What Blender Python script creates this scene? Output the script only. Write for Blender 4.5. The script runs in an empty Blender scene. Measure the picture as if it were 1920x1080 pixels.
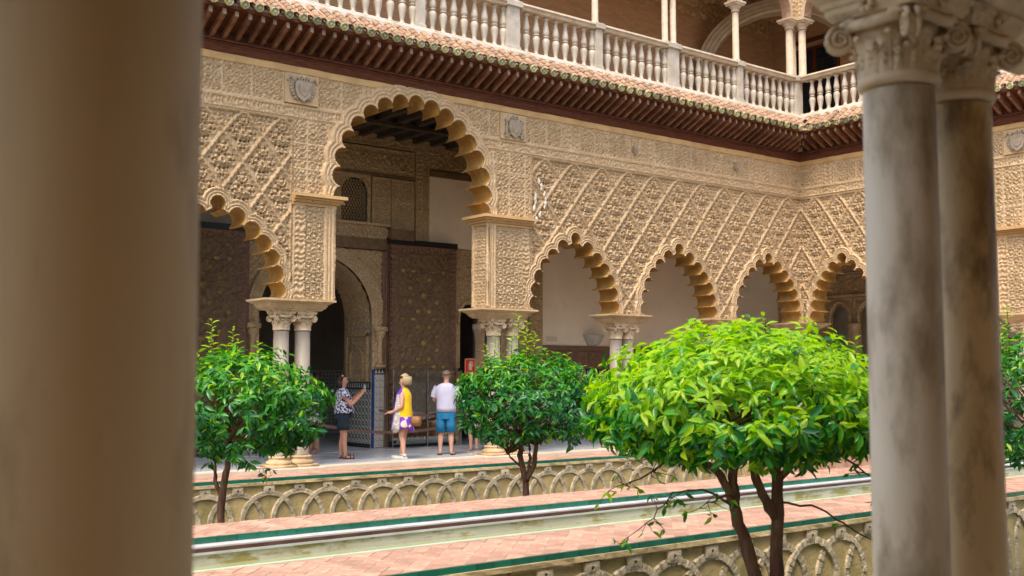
import bpy, math, random
import numpy as np
from mathutils import Vector, Matrix
random.seed(7); np.random.seed(7)
S = bpy.context.scene
COL = S.collection
# ------------------------------------------------------------------ camera
cam = bpy.data.cameras.new('camera'); camo = bpy.data.objects.new('camera', cam); COL.objects.link(camo)
cam.sensor_width = 36; cam.lens = 2060 / 1920 * 36; cam.clip_end = 2000; cam.clip_start = 0.05
CAMZ = 1.66; YAW = math.radians(51.7); PITCH = math.radians(4.44)
camo.location = (0, 0, CAMZ)
camo.rotation_euler = (math.pi / 2 + PITCH, 0, YAW - math.pi / 2)
cam.dof.use_dof = True; cam.dof.focus_distance = 19; cam.dof.aperture_fstop = 3.4
S.camera = camo
# ------------------------------------------------------------------ world and sun
SUN_EL, SUN_AZ = math.radians(60), math.radians(214)      # azimuth measured from +X towards +Y: light comes from behind-left of the camera
w = bpy.data.worlds.new('World'); S.world = w; w.use_nodes = True
nt = w.node_tree; nt.nodes.clear()
sky = nt.nodes.new('ShaderNodeTexSky'); sky.sky_type = 'NISHITA'; sky.sun_disc = False
sky.sun_elevation = SUN_EL; sky.sun_rotation = math.pi / 2 - SUN_AZ
sky.air_density = 1.0; sky.dust_density = 3.5; sky.ozone_density = 0.6
bg = nt.nodes.new('ShaderNodeBackground'); bg.inputs[1].default_value = 0.15
wo = nt.nodes.new('ShaderNodeOutputWorld')
nt.links.new(sky.outputs[0], bg.inputs[0]); nt.links.new(bg.outputs[0], wo.inputs[0])
sl = bpy.data.lights.new('sun', 'SUN'); sl.energy = 1.0; sl.angle = math.radians(16); sl.color = (1, .93, .82)
so = bpy.data.objects.new('sun', sl); COL.objects.link(so)
sd = Vector((math.cos(SUN_EL) * math.cos(SUN_AZ), math.cos(SUN_EL) * math.sin(SUN_AZ), math.sin(SUN_EL)))
so.rotation_euler = sd.to_track_quat('Z', 'Y').to_euler(); so.location = (0, 0, 30)
S.view_settings.view_transform = 'Standard'; S.view_settings.look = 'None'
S.view_settings.exposure = 1.35; S.view_settings.gamma = 1
S.cycles.max_bounces = 8; S.cycles.diffuse_bounces = 5; S.cycles.use_denoising = True

# ------------------------------------------------------------------ material helpers
def N(nt, t, **kw):
    n = nt.nodes.new(t)
    for k, v in kw.items():
        if hasattr(n, k): setattr(n, k, v)
    return n
def mat(name, c1, c2=None, scale=3., rough=.7, c3=None, scale3=.7, lo3=.5, hi3=.68, bump=0., bscale=40., bdist=.01,
        spec=.3, rand=0., stretch=(1, 1, 1), detail=6., metallic=0., coat=0., paint=None):
    m = bpy.data.materials.new(name); m.use_nodes = True; nt = m.node_tree
    b = nt.nodes['Principled BSDF']; L = nt.links
    b.inputs['Roughness'].default_value = rough; b.inputs['Metallic'].default_value = metallic
    b.inputs['Specular IOR Level'].default_value = spec; b.inputs['Coat Weight'].default_value = coat
    tc = N(nt, 'ShaderNodeTexCoord'); mp = N(nt, 'ShaderNodeMapping'); mp.inputs['Scale'].default_value = stretch
    L.new(tc.outputs['Object'], mp.inputs[0])
    oi = N(nt, 'ShaderNodeObjectInfo')
    col = None
    c2 = c2 or tuple(x * .8 for x in c1)
    n1 = N(nt, 'ShaderNodeTexNoise'); n1.inputs['Scale'].default_value = scale; n1.inputs['Detail'].default_value = detail
    L.new(mp.outputs[0], n1.inputs['Vector'])
    r = N(nt, 'ShaderNodeValToRGB'); r.color_ramp.elements[0].position = .36; r.color_ramp.elements[1].position = .64
    r.color_ramp.elements[0].color = (*c1, 1); r.color_ramp.elements[1].color = (*c2, 1)
    L.new(n1.outputs[0], r.inputs[0]); col = r.outputs[0]
    if c3:
        n3 = N(nt, 'ShaderNodeTexNoise'); n3.inputs['Scale'].default_value = scale3; n3.inputs['Detail'].default_value = 8; n3.inputs['Roughness'].default_value = .65
        L.new(mp.outputs[0], n3.inputs['Vector'])
        mr = N(nt, 'ShaderNodeMapRange'); mr.inputs[1].default_value = lo3; mr.inputs[2].default_value = hi3
        L.new(n3.outputs[0], mr.inputs[0])
        mx = N(nt, 'ShaderNodeMix'); mx.data_type = 'RGBA'; mx.inputs[7].default_value = (*c3, 1)
        L.new(mr.outputs[0], mx.inputs[0]); L.new(col, mx.inputs[6]); col = mx.outputs[2]
    if paint:
        pn = N(nt, 'ShaderNodeTexVoronoi'); pn.feature = 'DISTANCE_TO_EDGE'; pn.inputs['Scale'].default_value = paint[1]; L.new(mp.outputs[0], pn.inputs['Vector'])
        mrp = N(nt, 'ShaderNodeMapRange'); mrp.inputs[1].default_value = .06; mrp.inputs[2].default_value = .14; L.new(pn.outputs[0], mrp.inputs[0])
        mxp = N(nt, 'ShaderNodeMix'); mxp.data_type = 'RGBA'; mxp.inputs[7].default_value = (*paint[0], 1); L.new(mrp.outputs[0], mxp.inputs[0]); L.new(col, mxp.inputs[6]); col = mxp.outputs[2]
    if rand:
        hs = N(nt, 'ShaderNodeHueSaturation'); mr2 = N(nt, 'ShaderNodeMapRange')
        mr2.inputs[3].default_value = 1 - rand; mr2.inputs[4].default_value = 1 + rand
        L.new(oi.outputs['Random'], mr2.inputs[0]); L.new(mr2.outputs[0], hs.inputs['Value']); L.new(col, hs.inputs['Color']); col = hs.outputs[0]
    L.new(col, b.inputs['Base Color'])
    if bump:
        nb = N(nt, 'ShaderNodeTexNoise'); nb.inputs['Scale'].default_value = bscale; nb.inputs['Detail'].default_value = 5
        L.new(mp.outputs[0], nb.inputs['Vector'])
        bp = N(nt, 'ShaderNodeBump'); bp.inputs['Strength'].default_value = bump; bp.inputs['Distance'].default_value = bdist
        L.new(nb.outputs[0], bp.inputs['Height']); L.new(bp.outputs[0], b.inputs['Normal'])
    return m
M = {}
M['stucco'] = mat('carved_stucco', (.62, .445, .27), (.49, .345, .20), 2.2, .85, c3=(.36, .25, .14), scale3=1.6, lo3=.50, hi3=.72, bump=.9, bscale=55, bdist=.014, paint=((.50, .335, .17), 9))
M['stucco2'] = mat('carved_stucco_pale', (.66, .48, .29), (.54, .38, .22), 3, .85, c3=(.40, .28, .16), scale3=2.0, lo3=.51, hi3=.72, bump=.9, bscale=60, bdist=.012, paint=((.52, .35, .18), 11))
M['ochre'] = mat('ochre_plaster', (.62, .39, .17), (.50, .31, .13), 3, .8, bump=.2, bscale=30)
M['soffit'] = mat('soffit_bounce_ochre', (.47, .255, .062), (.35, .18, .042), 4, .75, c3=(.52, .35, .16), scale3=3, lo3=.55, hi3=.7, bump=.2, bscale=25)  # warm bounce light put into the golden soffit colour
M['stuccodark'] = mat('old_brown_stucco', (.60, .42, .22), (.48, .32, .155), 3, .8, c3=(.60, .47, .30), scale3=4, lo3=.5, hi3=.7, bump=.7, bscale=45, bdist=.012, paint=((.38, .25, .125), 19))
M['plaster'] = mat('cream_plaster', (.84, .69, .50), (.78, .63, .45), 1.2, .9, c3=(.70, .55, .38), scale3=1.6, lo3=.55, hi3=.75, bump=.15, bscale=12)
M['limestone'] = mat('column_marble', (.38, .32, .245), (.28, .23, .17), 4, .45, c3=(.33, .27, .20), scale3=2.2, lo3=.5, hi3=.72, bump=.15, bscale=30, stretch=(1, 1, .35))
M['nearmarble'] = mat('worn_brown_marble', (.80, .655, .455), (.66, .52, .33), 5, .65, c3=(.25, .17, .085), scale3=5, lo3=.48, hi3=.70, bump=.15, bscale=20, stretch=(1, 1, .4))
M['neardark'] = mat('mottled_brown_marble', (.78, .56, .30), (.60, .41, .20), 2.5, .8, c3=(.30, .18, .08), scale3=4.5, lo3=.52, hi3=.76, bump=.1, bscale=20, stretch=(1, 1, .3))  # mottled brown marble of the wide left column
M['nearochre'] = mat('ochre_veined_marble', (.86, .65, .36), (.70, .49, .24), 4, .6, c3=(.22, .13, .06), scale3=6, lo3=.50, hi3=.68, bump=.15, bscale=20, stretch=(1, 1, .4))
M['capital'] = mat('carved_capital_stone', (.80, .62, .40), (.64, .48, .29), 7, .7, c3=(.24, .17, .09), scale3=9, lo3=.52, hi3=.72, bump=.25, bscale=45, bdist=.004)
M['whitemarble'] = mat('white_marble', (.53, .465, .375), (.42, .365, .285), 5, .5, c3=(.46, .37, .27), scale3=3, lo3=.54, hi3=.72, bump=.1, bscale=30)
M['plinth'] = mat('pale_plinth_marble', (.70, .63, .52), (.60, .52, .41), 4, .6, c3=(.48, .36, .25), scale3=4, lo3=.55, hi3=.72)
M['rail'] = mat('cream_marble_rail', (.56, .46, .34), (.46, .36, .25), 5, .6, c3=(.40, .29, .20), scale3=4, lo3=.52, hi3=.7, bump=.2, bscale=40)
M['wood'] = mat('dark_red_wood', (.13, .045, .022), (.085, .028, .014), 6, .75, spec=.08, stretch=(1, 1, 6), bump=.25, bscale=20)
M['rafter'] = mat('weathered_rafter_wood', (.27, .135, .078), (.16, .07, .042), 8, .8, spec=.1, rand=.3, bump=.2)
M['rafterend'] = mat('grey_rafter_end_wood', (.40, .28, .20), (.28, .19, .14), 12, .7, rand=.2)
M['doorwood'] = mat('painted_door_wood', (.20, .125, .06), (.13, .078, .036), 9, .5, c3=(.15, .07, .04), scale3=2.5, lo3=.54, hi3=.7, bump=.5, bscale=60, bdist=.006)
M['doorborder'] = mat('red_brown_door_border', (.22, .115, .065), (.15, .075, .042), 14, .5, bump=.6, bscale=60, bdist=.006)
M['gold'] = mat('worn_gilt', (.34, .22, .07), (.22, .14, .045), 20, .4, rand=.3)
M['black'] = mat('black_bar', (.02, .017, .015), None, 4, .5)
M['darkceil'] = mat('dark_coffered_wood', (.07, .045, .028), (.045, .03, .018), 8, .6, bump=.4)
M['terracotta'] = mat('roof_terracotta', (.43, .27, .165), (.33, .19, .115), 9, .85, c3=(.48, .37, .25), scale3=12, lo3=.52, hi3=.7, rand=.22, bump=.3, bscale=60)
M['glazed'] = mat('green_glazed_tile', (.20, .23, .11), (.33, .26, .07), 9, .35, c3=(.48, .47, .35), scale3=22, lo3=.5, hi3=.6, rand=.4, coat=.3)
M['brick'] = mat('pink_paving_brick', (.48, .27, .185), (.385, .20, .13), 4, .8, c3=(.54, .37, .265), scale3=5, lo3=.48, hi3=.66, rand=.2, bump=.2, bscale=50)
M['mortar'] = mat('pale_mortar', (.44, .32, .225), (.36, .26, .18), 6, .9)
M['teal'] = mat('teal_glazed_tile', (.012, .15, .095), (.008, .115, .075), 6, .2, rand=.22, coat=.3, spec=.5)
M['gstone'] = mat('garden_wall_plaster', (.52, .39, .175), (.38, .28, .115), 3, .9, c3=(.24, .20, .07), scale3=2.4, lo3=.5, hi3=.7, bump=.6, bscale=25, bdist=.02)
M['gband'] = mat('garden_wall_sandstone', (.60, .46, .25), (.47, .34, .165), 3, .9, c3=(.28, .21, .10), scale3=3, lo3=.52, hi3=.7, bump=.6, bscale=22, bdist=.02)
M['garch'] = mat('rough_arch_stone', (.54, .44, .29), (.40, .32, .20), 9, .9, c3=(.22, .20, .14), scale3=8, lo3=.5, hi3=.66, rand=.18, bump=.8, bscale=45, bdist=.015)
M['marblefloor'] = mat('grey_marble_floor', (.62, .65, .67), (.50, .53, .56), 1.6, .22, c3=(.52, .49, .46), scale3=2.2, lo3=.5, hi3=.66, rand=.07, stretch=(1, 2, 1), spec=.5)
M['emblem'] = mat('weathered_emblem_stone', (.40, .32, .23), (.30, .23, .16), 9, .85, bump=.4)
M['impost'] = mat('warm_impost_stone', (.58, .42, .235), (.46, .32, .165), 4, .8, c3=(.36, .25, .13), scale3=5, lo3=.52, hi3=.7, bump=.3, bscale=30)
M['pooledge'] = mat('pale_green_pool_edge', (.52, .62, .45), (.44, .54, .36), 3, .4)
M['curb'] = mat('cream_stone_curb', (.64, .54, .41), (.54, .44, .32), 3, .7, bump=.1)
M['poolwall'] = mat('algae_stained_pool_plaster', (.58, .55, .45), (.48, .44, .34), 3, .8, c3=(.33, .27, .10), scale3=4.5, lo3=.5, hi3=.6, bump=.3, stretch=(.6, 1, 2))
M['poolmarble'] = mat('pool_edge_marble', (.50, .50, .48), (.41, .41, .39), 3, .6, spec=.2)
M['lipshadow'] = mat('pool_lip_shadow_brown', (.12, .055, .04), (.075, .032, .022), 4, .5)  # lip shadow and brownish underside merged into one dark colour
M['soil'] = mat('garden_soil', (.10, .075, .04), (.06, .06, .025), 3, .95, c3=(.05, .09, .02), scale3=5, bump=.8)
M['ground'] = mat('earth_ground', (.16, .13, .09), None, .5, .95)
M['upbrick'] = mat('upper_gallery_brick', (.30, .15, .075), (.23, .11, .055), 2, .85)
M['bark'] = mat('orange_tree_bark', (.15, .068, .036), (.095, .042, .024), 12, .85, c3=(.20, .12, .06), scale3=9, bump=.8, bscale=40, bdist=.01, stretch=(1, 1, .3))
M['skin'] = mat('skin_tanned', (.56, .27, .165), (.50, .23, .14), 9, .55)
M['skin2'] = mat('skin_fair', (.60, .34, .24), (.55, .29, .20), 9, .55)
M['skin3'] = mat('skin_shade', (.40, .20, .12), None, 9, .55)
M['redsign'] = mat('sign_red', (.62, .035, .02), (.58, .03, .02), 4, .4)
M['signcream'] = mat('sign_cream', (.78, .62, .35), None, 4, .4)
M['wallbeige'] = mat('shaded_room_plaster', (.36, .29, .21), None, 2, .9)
M['iron'] = mat('black_iron', (.03, .03, .035), None, 5, .4, metallic=.6)
M['darkglass'] = mat('dark_window_glass', (.02, .03, .05), None, 3, .1, spec=.6)
M['rope'] = mat('brown_barrier_belt', (.20, .11, .085), (.16, .085, .065), 10, .7)
M['metalpost'] = mat('brushed_steel', (.45, .43, .40), None, 5, .3, metallic=.9)
def glassmat():
    m = bpy.data.materials.new('clear_panel_glass'); m.use_nodes = True; nt = m.node_tree; nt.nodes.clear()
    g = N(nt, 'ShaderNodeBsdfGlossy'); g.inputs['Roughness'].default_value = .03
    t = N(nt, 'ShaderNodeBsdfTransparent'); t.inputs[0].default_value = (.93, .92, .90, 1)
    f = N(nt, 'ShaderNodeFresnel'); f.inputs[0].default_value = 1.6
    mx = N(nt, 'ShaderNodeMixShader'); o = N(nt, 'ShaderNodeOutputMaterial')
    nt.links.new(f.outputs[0], mx.inputs[0]); nt.links.new(t.outputs[0], mx.inputs[1]); nt.links.new(g.outputs[0], mx.inputs[2]); nt.links.new(mx.outputs[0], o.inputs[0])
    return m
M['glass'] = glassmat()
def watermat():
    m = bpy.data.materials.new('pool_water'); m.use_nodes = True; nt = m.node_tree; b = nt.nodes['Principled BSDF']
    b.inputs['Base Color'].default_value = (.30, .33, .17, 1); b.inputs['Roughness'].default_value = .05
    n = N(nt, 'ShaderNodeTexNoise'); n.inputs['Scale'].default_value = 6
    bp = N(nt, 'ShaderNodeBump'); bp.inputs['Strength'].default_value = .06; nt.links.new(n.outputs[0], bp.inputs['Height']); nt.links.new(bp.outputs[0], b.inputs['Normal'])
    return m
M['water'] = watermat()
def brickwall():
    m = M['upbrick']; nt = m.node_tree; b = nt.nodes['Principled BSDF']; L = nt.links
    tc = N(nt, 'ShaderNodeTexCoord'); sx = N(nt, 'ShaderNodeSeparateXYZ'); cx = N(nt, 'ShaderNodeCombineXYZ')
    L.new(tc.outputs['Object'], sx.inputs[0]); L.new(sx.outputs['X'], cx.inputs['X']); L.new(sx.outputs['Z'], cx.inputs['Y'])
    t = N(nt, 'ShaderNodeTexBrick'); t.inputs['Scale'].default_value = 1; t.inputs['Brick Width'].default_value = .28; t.inputs['Row Height'].default_value = .062
    t.inputs['Mortar Size'].default_value = .007; t.inputs['Color1'].default_value = (.52, .325, .195, 1); t.inputs['Color2'].default_value = (.42, .25, .145, 1); t.inputs['Mortar'].default_value = (.34, .25, .16, 1)
    L.new(cx.outputs[0], t.inputs['Vector']); L.new(t.outputs['Color'], b.inputs['Base Color'])
    bp = N(nt, 'ShaderNodeBump'); bp.inputs['Strength'].default_value = .5; bp.invert = True; L.new(t.outputs['Fac'], bp.inputs['Height']); L.new(bp.outputs[0], b.inputs['Normal'])
brickwall()
def azulejo(name, cell, cols, rough=.3):
    """glazed mosaic print: regular cells on a 45 degree lattice, coloured from a fixed set, with pale strapwork between"""
    m = bpy.data.materials.new(name); m.use_nodes = True; nt = m.node_tree; b = nt.nodes['Principled BSDF']; L = nt.links
    b.inputs['Roughness'].default_value = rough; b.inputs['Coat Weight'].default_value = .2
    tc = N(nt, 'ShaderNodeTexCoord'); sx = N(nt, 'ShaderNodeSeparateXYZ'); cx = N(nt, 'ShaderNodeCombineXYZ')
    L.new(tc.outputs['Object'], sx.inputs[0]); ad = N(nt, 'ShaderNodeMath', operation='ADD'); L.new(sx.outputs['X'], ad.inputs[0]); L.new(sx.outputs['Y'], ad.inputs[1])
    L.new(ad.outputs[0], cx.inputs['X']); L.new(sx.outputs['Z'], cx.inputs['Y'])
    mp = N(nt, 'ShaderNodeMapping'); mp.inputs['Rotation'].default_value = (0, 0, math.pi / 4); L.new(cx.outputs[0], mp.inputs[0])
    v = N(nt, 'ShaderNodeTexVoronoi'); v.distance = 'CHEBYCHEV'; v.inputs['Scale'].default_value = 1 / cell; v.inputs['Randomness'].default_value = 0
    L.new(mp.outputs[0], v.inputs['Vector'])
    v2 = N(nt, 'ShaderNodeTexVoronoi'); v2.distance = 'MANHATTAN'; v2.inputs['Scale'].default_value = .5 / cell; v2.inputs['Randomness'].default_value = 0
    L.new(mp.outputs[0], v2.inputs['Vector'])
    sp = N(nt, 'ShaderNodeSeparateColor'); L.new(v.outputs['Color'], sp.inputs[0])
    r = N(nt, 'ShaderNodeValToRGB'); r.color_ramp.interpolation = 'CONSTANT'
    while len(r.color_ramp.elements) < len(cols): r.color_ramp.elements.new(.5)
    for i, c in enumerate(cols): r.color_ramp.elements[i].position = i / len(cols); r.color_ramp.elements[i].color = (*c, 1)
    L.new(sp.outputs[0], r.inputs[0])
    g = N(nt, 'ShaderNodeMath', operation='GREATER_THAN'); g.inputs[1].default_value = .36; L.new(v.outputs['Distance'], g.inputs[0])
    f = N(nt, 'ShaderNodeMath', operation='PINGPONG'); f.inputs[1].default_value = .25; L.new(v2.outputs['Distance'], f.inputs[0])
    g2 = N(nt, 'ShaderNodeMath', operation='LESS_THAN'); g2.inputs[1].default_value = .06; L.new(f.outputs[0], g2.inputs[0])
    mx = N(nt, 'ShaderNodeMath', operation='MAXIMUM'); L.new(g.outputs[0], mx.inputs[0]); L.new(g2.outputs[0], mx.inputs[1])
    m2 = N(nt, 'ShaderNodeMix'); m2.data_type = 'RGBA'; L.new(mx.outputs[0], m2.inputs[0]); L.new(r.outputs[0], m2.inputs[6]); m2.inputs[7].default_value = (.55, .53, .46, 1)
    L.new(m2.outputs[2], b.inputs['Base Color'])
    return m
M['az_dark'] = azulejo('dark_star_tilework', .07, [(.03, .03, .035), (.10, .06, .03), (.03, .03, .035), (.025, .06, .05), (.20, .17, .12)])
M['az_blue'] = azulejo('blue_white_tilework', .045, [(.02, .08, .22), (.45, .45, .42), (.03, .16, .17), (.42, .22, .04), (.03, .09, .20)])
M['az_edge'] = mat('cobalt_edge_tile', (.015, .05, .22), (.02, .07, .26), 5, .25, rand=.2)
M['az_zig'] = mat('black_merlon_tile', (.02, .03, .03), None, 5, .3)
M['az_white'] = mat('white_merlon_tile', (.55, .55, .50), None, 5, .3)

# ------------------------------------------------------------------ object helpers
def link(o, parent=None):
    COL.objects.link(o)
    if parent is not None: o.parent = parent
    return o
def mesh_np(name, V, F, m, parent=None, smooth=False):
    """V (n,3) array, F (m,3|4) array or list"""
    me = bpy.data.meshes.new(name)
    V = np.asarray(V, dtype=np.float32)
    if isinstance(F, np.ndarray):
        k = F.shape[1]; n = len(F)
        me.vertices.add(len(V)); me.vertices.foreach_set('co', V.ravel())
        me.loops.add(n * k); me.loops.foreach_set('vertex_index', F.astype(np.int32).ravel())
        me.polygons.add(n); me.polygons.foreach_set('loop_start', np.arange(0, n * k, k, dtype=np.int32))
        me.update(calc_edges=True); me.validate()
    else:
        me.from_pydata([tuple(v) for v in V], [], F); me.update()
    if smooth: me.polygons.foreach_set('use_smooth', [True] * len(me.polygons))
    for mm in (m if isinstance(m, (list, tuple)) else [m]): me.materials.append(mm)
    return link(bpy.data.objects.new(name, me), parent)
def tag(o, label=None, cat=None, group=None, kind=None):
    if label: o['label'] = label
    if cat: o['category'] = cat
    if group: o['group'] = group
    if kind: o['kind'] = kind
    return o
def thing(name, label, cat, loc=(0, 0, 0), rz=0, group=None, kind='thing'):
    o = bpy.data.objects.new(name, None); o.empty_display_size = .1; COL.objects.link(o)
    o.location = loc; o.rotation_euler = (0, 0, rz)
    return tag(o, label, cat, group, kind)
def copy_tree(o, parent=None):
    c = o.copy(); COL.objects.link(c)
    if parent is not None: c.parent = parent
    for ch in list(o.children): copy_tree(ch, c)
    return c
class MB:
    def __init__(s): s.v = []; s.f = []; s.mi = []; s.cm = 0
    def add(s, vs, fs):
        o = len(s.v); s.v += [tuple(v) for v in vs]; s.f += [tuple(i + o for i in f) for f in fs]; s.mi += [s.cm] * len(fs); return s
    def box(s, x0, x1, y0, y1, z0, z1):
        return s.add([(x0, y0, z0), (x1, y0, z0), (x1, y1, z0), (x0, y1, z0), (x0, y0, z1), (x1, y0, z1), (x1, y1, z1), (x0, y1, z1)],
                     [(0, 3, 2, 1), (4, 5, 6, 7), (0, 1, 5, 4), (1, 2, 6, 5), (2, 3, 7, 6), (3, 0, 4, 7)])
    def cbox(s, x0, x1, y0, y1, z0, z1, b=.008):
        """box with chamfered top edges"""
        return s.add([(x0, y0, z0), (x1, y0, z0), (x1, y1, z0), (x0, y1, z0), (x0, y0, z1 - b), (x1, y0, z1 - b), (x1, y1, z1 - b), (x0, y1, z1 - b),
                      (x0 + b, y0 + b, z1), (x1 - b, y0 + b, z1), (x1 - b, y1 - b, z1), (x0 + b, y1 - b, z1)],
                     [(0, 3, 2, 1), (8, 9, 10, 11)] + [(i, (i + 1) % 4, (i + 1) % 4 + 4, i + 4) for i in range(4)] + [(i + 4, (i + 1) % 4 + 4, (i + 1) % 4 + 8, i + 8) for i in range(4)])
    def rings(s, rings, cap0=True, cap1=True):
        n = len(rings[0]); vs = [p for r in rings for p in r]; fs = []
        for k in range(len(rings) - 1):
            for i in range(n):
                j = (i + 1) % n; fs.append((k * n + i, k * n + j, (k + 1) * n + j, (k + 1) * n + i))
        if cap0: fs.append(tuple(range(n - 1, -1, -1)))
        if cap1: fs.append(tuple((len(rings) - 1) * n + i for i in range(n)))
        return s.add(vs, fs)
    def lathe(s, prof, seg=16, c=(0, 0)):
        return s.rings([[(c[0] + r * math.cos(2 * math.pi * i / seg), c[1] + r * math.sin(2 * math.pi * i / seg), z) for i in range(seg)] for r, z in prof])
    def rects(s, prof, c=(0, 0)):
        """stack of rectangles: (half w, half d, z)"""
        return s.rings([[(c[0] - a, c[1] - b, z), (c[0] + a, c[1] - b, z), (c[0] + a, c[1] + b, z), (c[0] - a, c[1] + b, z)] for a, b, z in prof])
    def tube(s, pts, rad, seg=8, cap=True):
        P = [Vector(p) for p in pts]; R = rad if isinstance(rad, (list, tuple)) else [rad] * len(P); rr = []
        up = Vector((0.13, 0.21, 1)).normalized()
        for i, p in enumerate(P):
            t = (P[min(i + 1, len(P) - 1)] - P[max(i - 1, 0)]).normalized()
            a = t.cross(up)
            if a.length < .05: a = t.cross(Vector((1, 0, 0)))
            a.normalize(); b = t.cross(a)
            rr.append([p + (a * math.cos(2 * math.pi * k / seg) + b * math.sin(2 * math.pi * k / seg)) * R[i] for k in range(seg)])
        return s.rings(rr, cap, cap)
    def prism(s, poly, y0, y1, plane='xz'):
        n = len(poly)
        f = (lambda p, y: (p[0], y, p[1])) if plane == 'xz' else (lambda p, y: (p[0], p[1], y))
        vs = [f(p, y0) for p in poly] + [f(p, y1) for p in poly]
        fs = [tuple(range(n)), tuple(range(2 * n - 1, n - 1, -1))] + [(i, i + n, (i + 1) % n + n, (i + 1) % n) for i in range(n)]
        return s.add(vs, fs)
    def sphere(s, c, r, seg=10, rg=7, sc=(1, 1, 1)):
        return s.rings([[(c[0] + sc[0] * r * math.sin(math.pi * k / rg) * math.cos(2 * math.pi * i / seg), c[1] + sc[1] * r * math.sin(math.pi * k / rg) * math.sin(2 * math.pi * i / seg), c[2] - sc[2] * r * math.cos(math.pi * k / rg)) for i in range(seg)] for k in [.15] + list(range(1, rg)) + [rg - .15]])
    def build(s, name, m, parent=None, smooth=False):
        me = bpy.data.meshes.new(name); me.from_pydata(s.v, [], s.f); me.update()
        for mm in (m if isinstance(m, (list, tuple)) else [m]): me.materials.append(mm)
        if any(s.mi): me.polygons.foreach_set('material_index', s.mi)
        if smooth: me.polygons.foreach_set('use_smooth', [True] * len(me.polygons))
        return link(bpy.data.objects.new(name, me), parent)
def inst(src, parent, loc=(0, 0, 0), rot=(0, 0, 0), sc=None, name=None):
    """another piece sharing the mesh of src"""
    o = bpy.data.objects.new(name or src.name.split('.')[0], src.data); COL.objects.link(o)
    o.parent = parent; o.location = loc; o.rotation_euler = rot
    if sc: o.scale = sc
    return o
# ------------------------------------------------------------------ carved relief on walls
ZP1 = 4.85
def lobed(cx, pts, r, apex_r=None, floor=None, reach=None):
    """scalloped opening: pts = lobe centres from the left foot over the apex to the right foot; returns the closed outline"""
    C = [np.array(p, float) for p in pts]; n = len(C); out = []
    mid = np.mean([c for c in C], axis=0)
    for i, c in enumerate(C):
        rr = apex_r if (apex_r and i == n // 2) else r
        prev = C[i - 1] if i else c + (c - C[1]); nxt = C[i + 1] if i < n - 1 else c + (c - C[n - 2])
        a0 = math.atan2(*(prev - c)[::-1]); a1 = math.atan2(*(nxt - c)[::-1])
        # travel clockwise (left foot -> apex -> right foot): outward side is to the left of travel
        a0 -= math.radians(-14); a1 -= math.radians(14)
        while a1 > a0: a1 -= 2 * math.pi
        k = 11
        for j in range(k):
            a = a0 + (a1 - a0) * j / (k - 1)
            out.append((c[0] + rr * math.cos(a) + cx, c[1] + rr * math.sin(a)))
    if floor is not None:
        sp = ZP1 if floor < 2.95 and reach > 1.5 else 2.985
        out = [q for q in out if q[1] > sp]
        out = [(cx - reach, floor), (cx - reach, sp)] + out + [(cx + reach, sp), (cx + reach, floor)]
    if floor is not None: pass
    return np.array(out)
SM = [(-1.13, 3.10), (-1.09, 3.39), (-1.0, 3.66), (-.84, 3.90), (-.63, 4.12), (-.355, 4.33), (0, 4.535), (.355, 4.33), (.63, 4.12), (.84, 3.90), (1.0, 3.66), (1.09, 3.39), (1.13, 3.10)]
def small_arch(cx, sx=1.0): return lobed(cx, [(x * sx, z) for x, z in SM], .157 if sx == 1 else .135, .135, 2.9, 1.18 * sx)
def big_arch(cx, R=1.64, cz=5.2, reach=1.76):
    p = []
    for k in range(-8, 9):
        a = math.radians(90 - 12.6 * k); p.append((R * math.cos(a), cz + R * math.sin(a)))
    return lobed(cx, p, .178, .178, 2.9, reach)
def poly_sd(P, X, Y):
    """signed distance to a closed polygon, negative inside"""
    n = len(P); d2 = np.full(X.shape, 1e9); ins = np.zeros(X.shape, bool)
    for i in range(n):
        ax, ay = P[i]; bx, by = P[(i + 1) % n]; ex, ey = bx - ax, by - ay; l = ex * ex + ey * ey
        if l < 1e-12: continue
        wx, wy = X - ax, Y - ay; t = np.clip((wx * ex + wy * ey) / l, 0, 1)
        dx, dy = wx - ex * t, wy - ey * t; d2 = np.minimum(d2, dx * dx + dy * dy)
        c = ((ay > Y) != (by > Y))
        with np.errstate(divide='ignore', invalid='ignore'): xi = ax + (Y - ay) * ex / (ey if ey else 1e-12)
        ins ^= (c & (X < xi))
    d = np.sqrt(d2); d[ins] *= -1
    return d
def sd_all(holes, U, Z, pad=.35):
    D = np.full(U.shape, 9.); W = np.full(U.shape, -1)
    for k, P in enumerate(holes):
        m = (U > P[:, 0].min() - pad) & (U < P[:, 0].max() + pad) & (Z > P[:, 1].min() - pad) & (Z < P[:, 1].max() + pad)
        if m.any():
            s = poly_sd(P, U[m], Z[m]); q = s < D[m]; t = D[m]; t[q] = s[q]; D[m] = t; ww = W[m]; ww[q] = k; W[m] = ww
    return D, W
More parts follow.
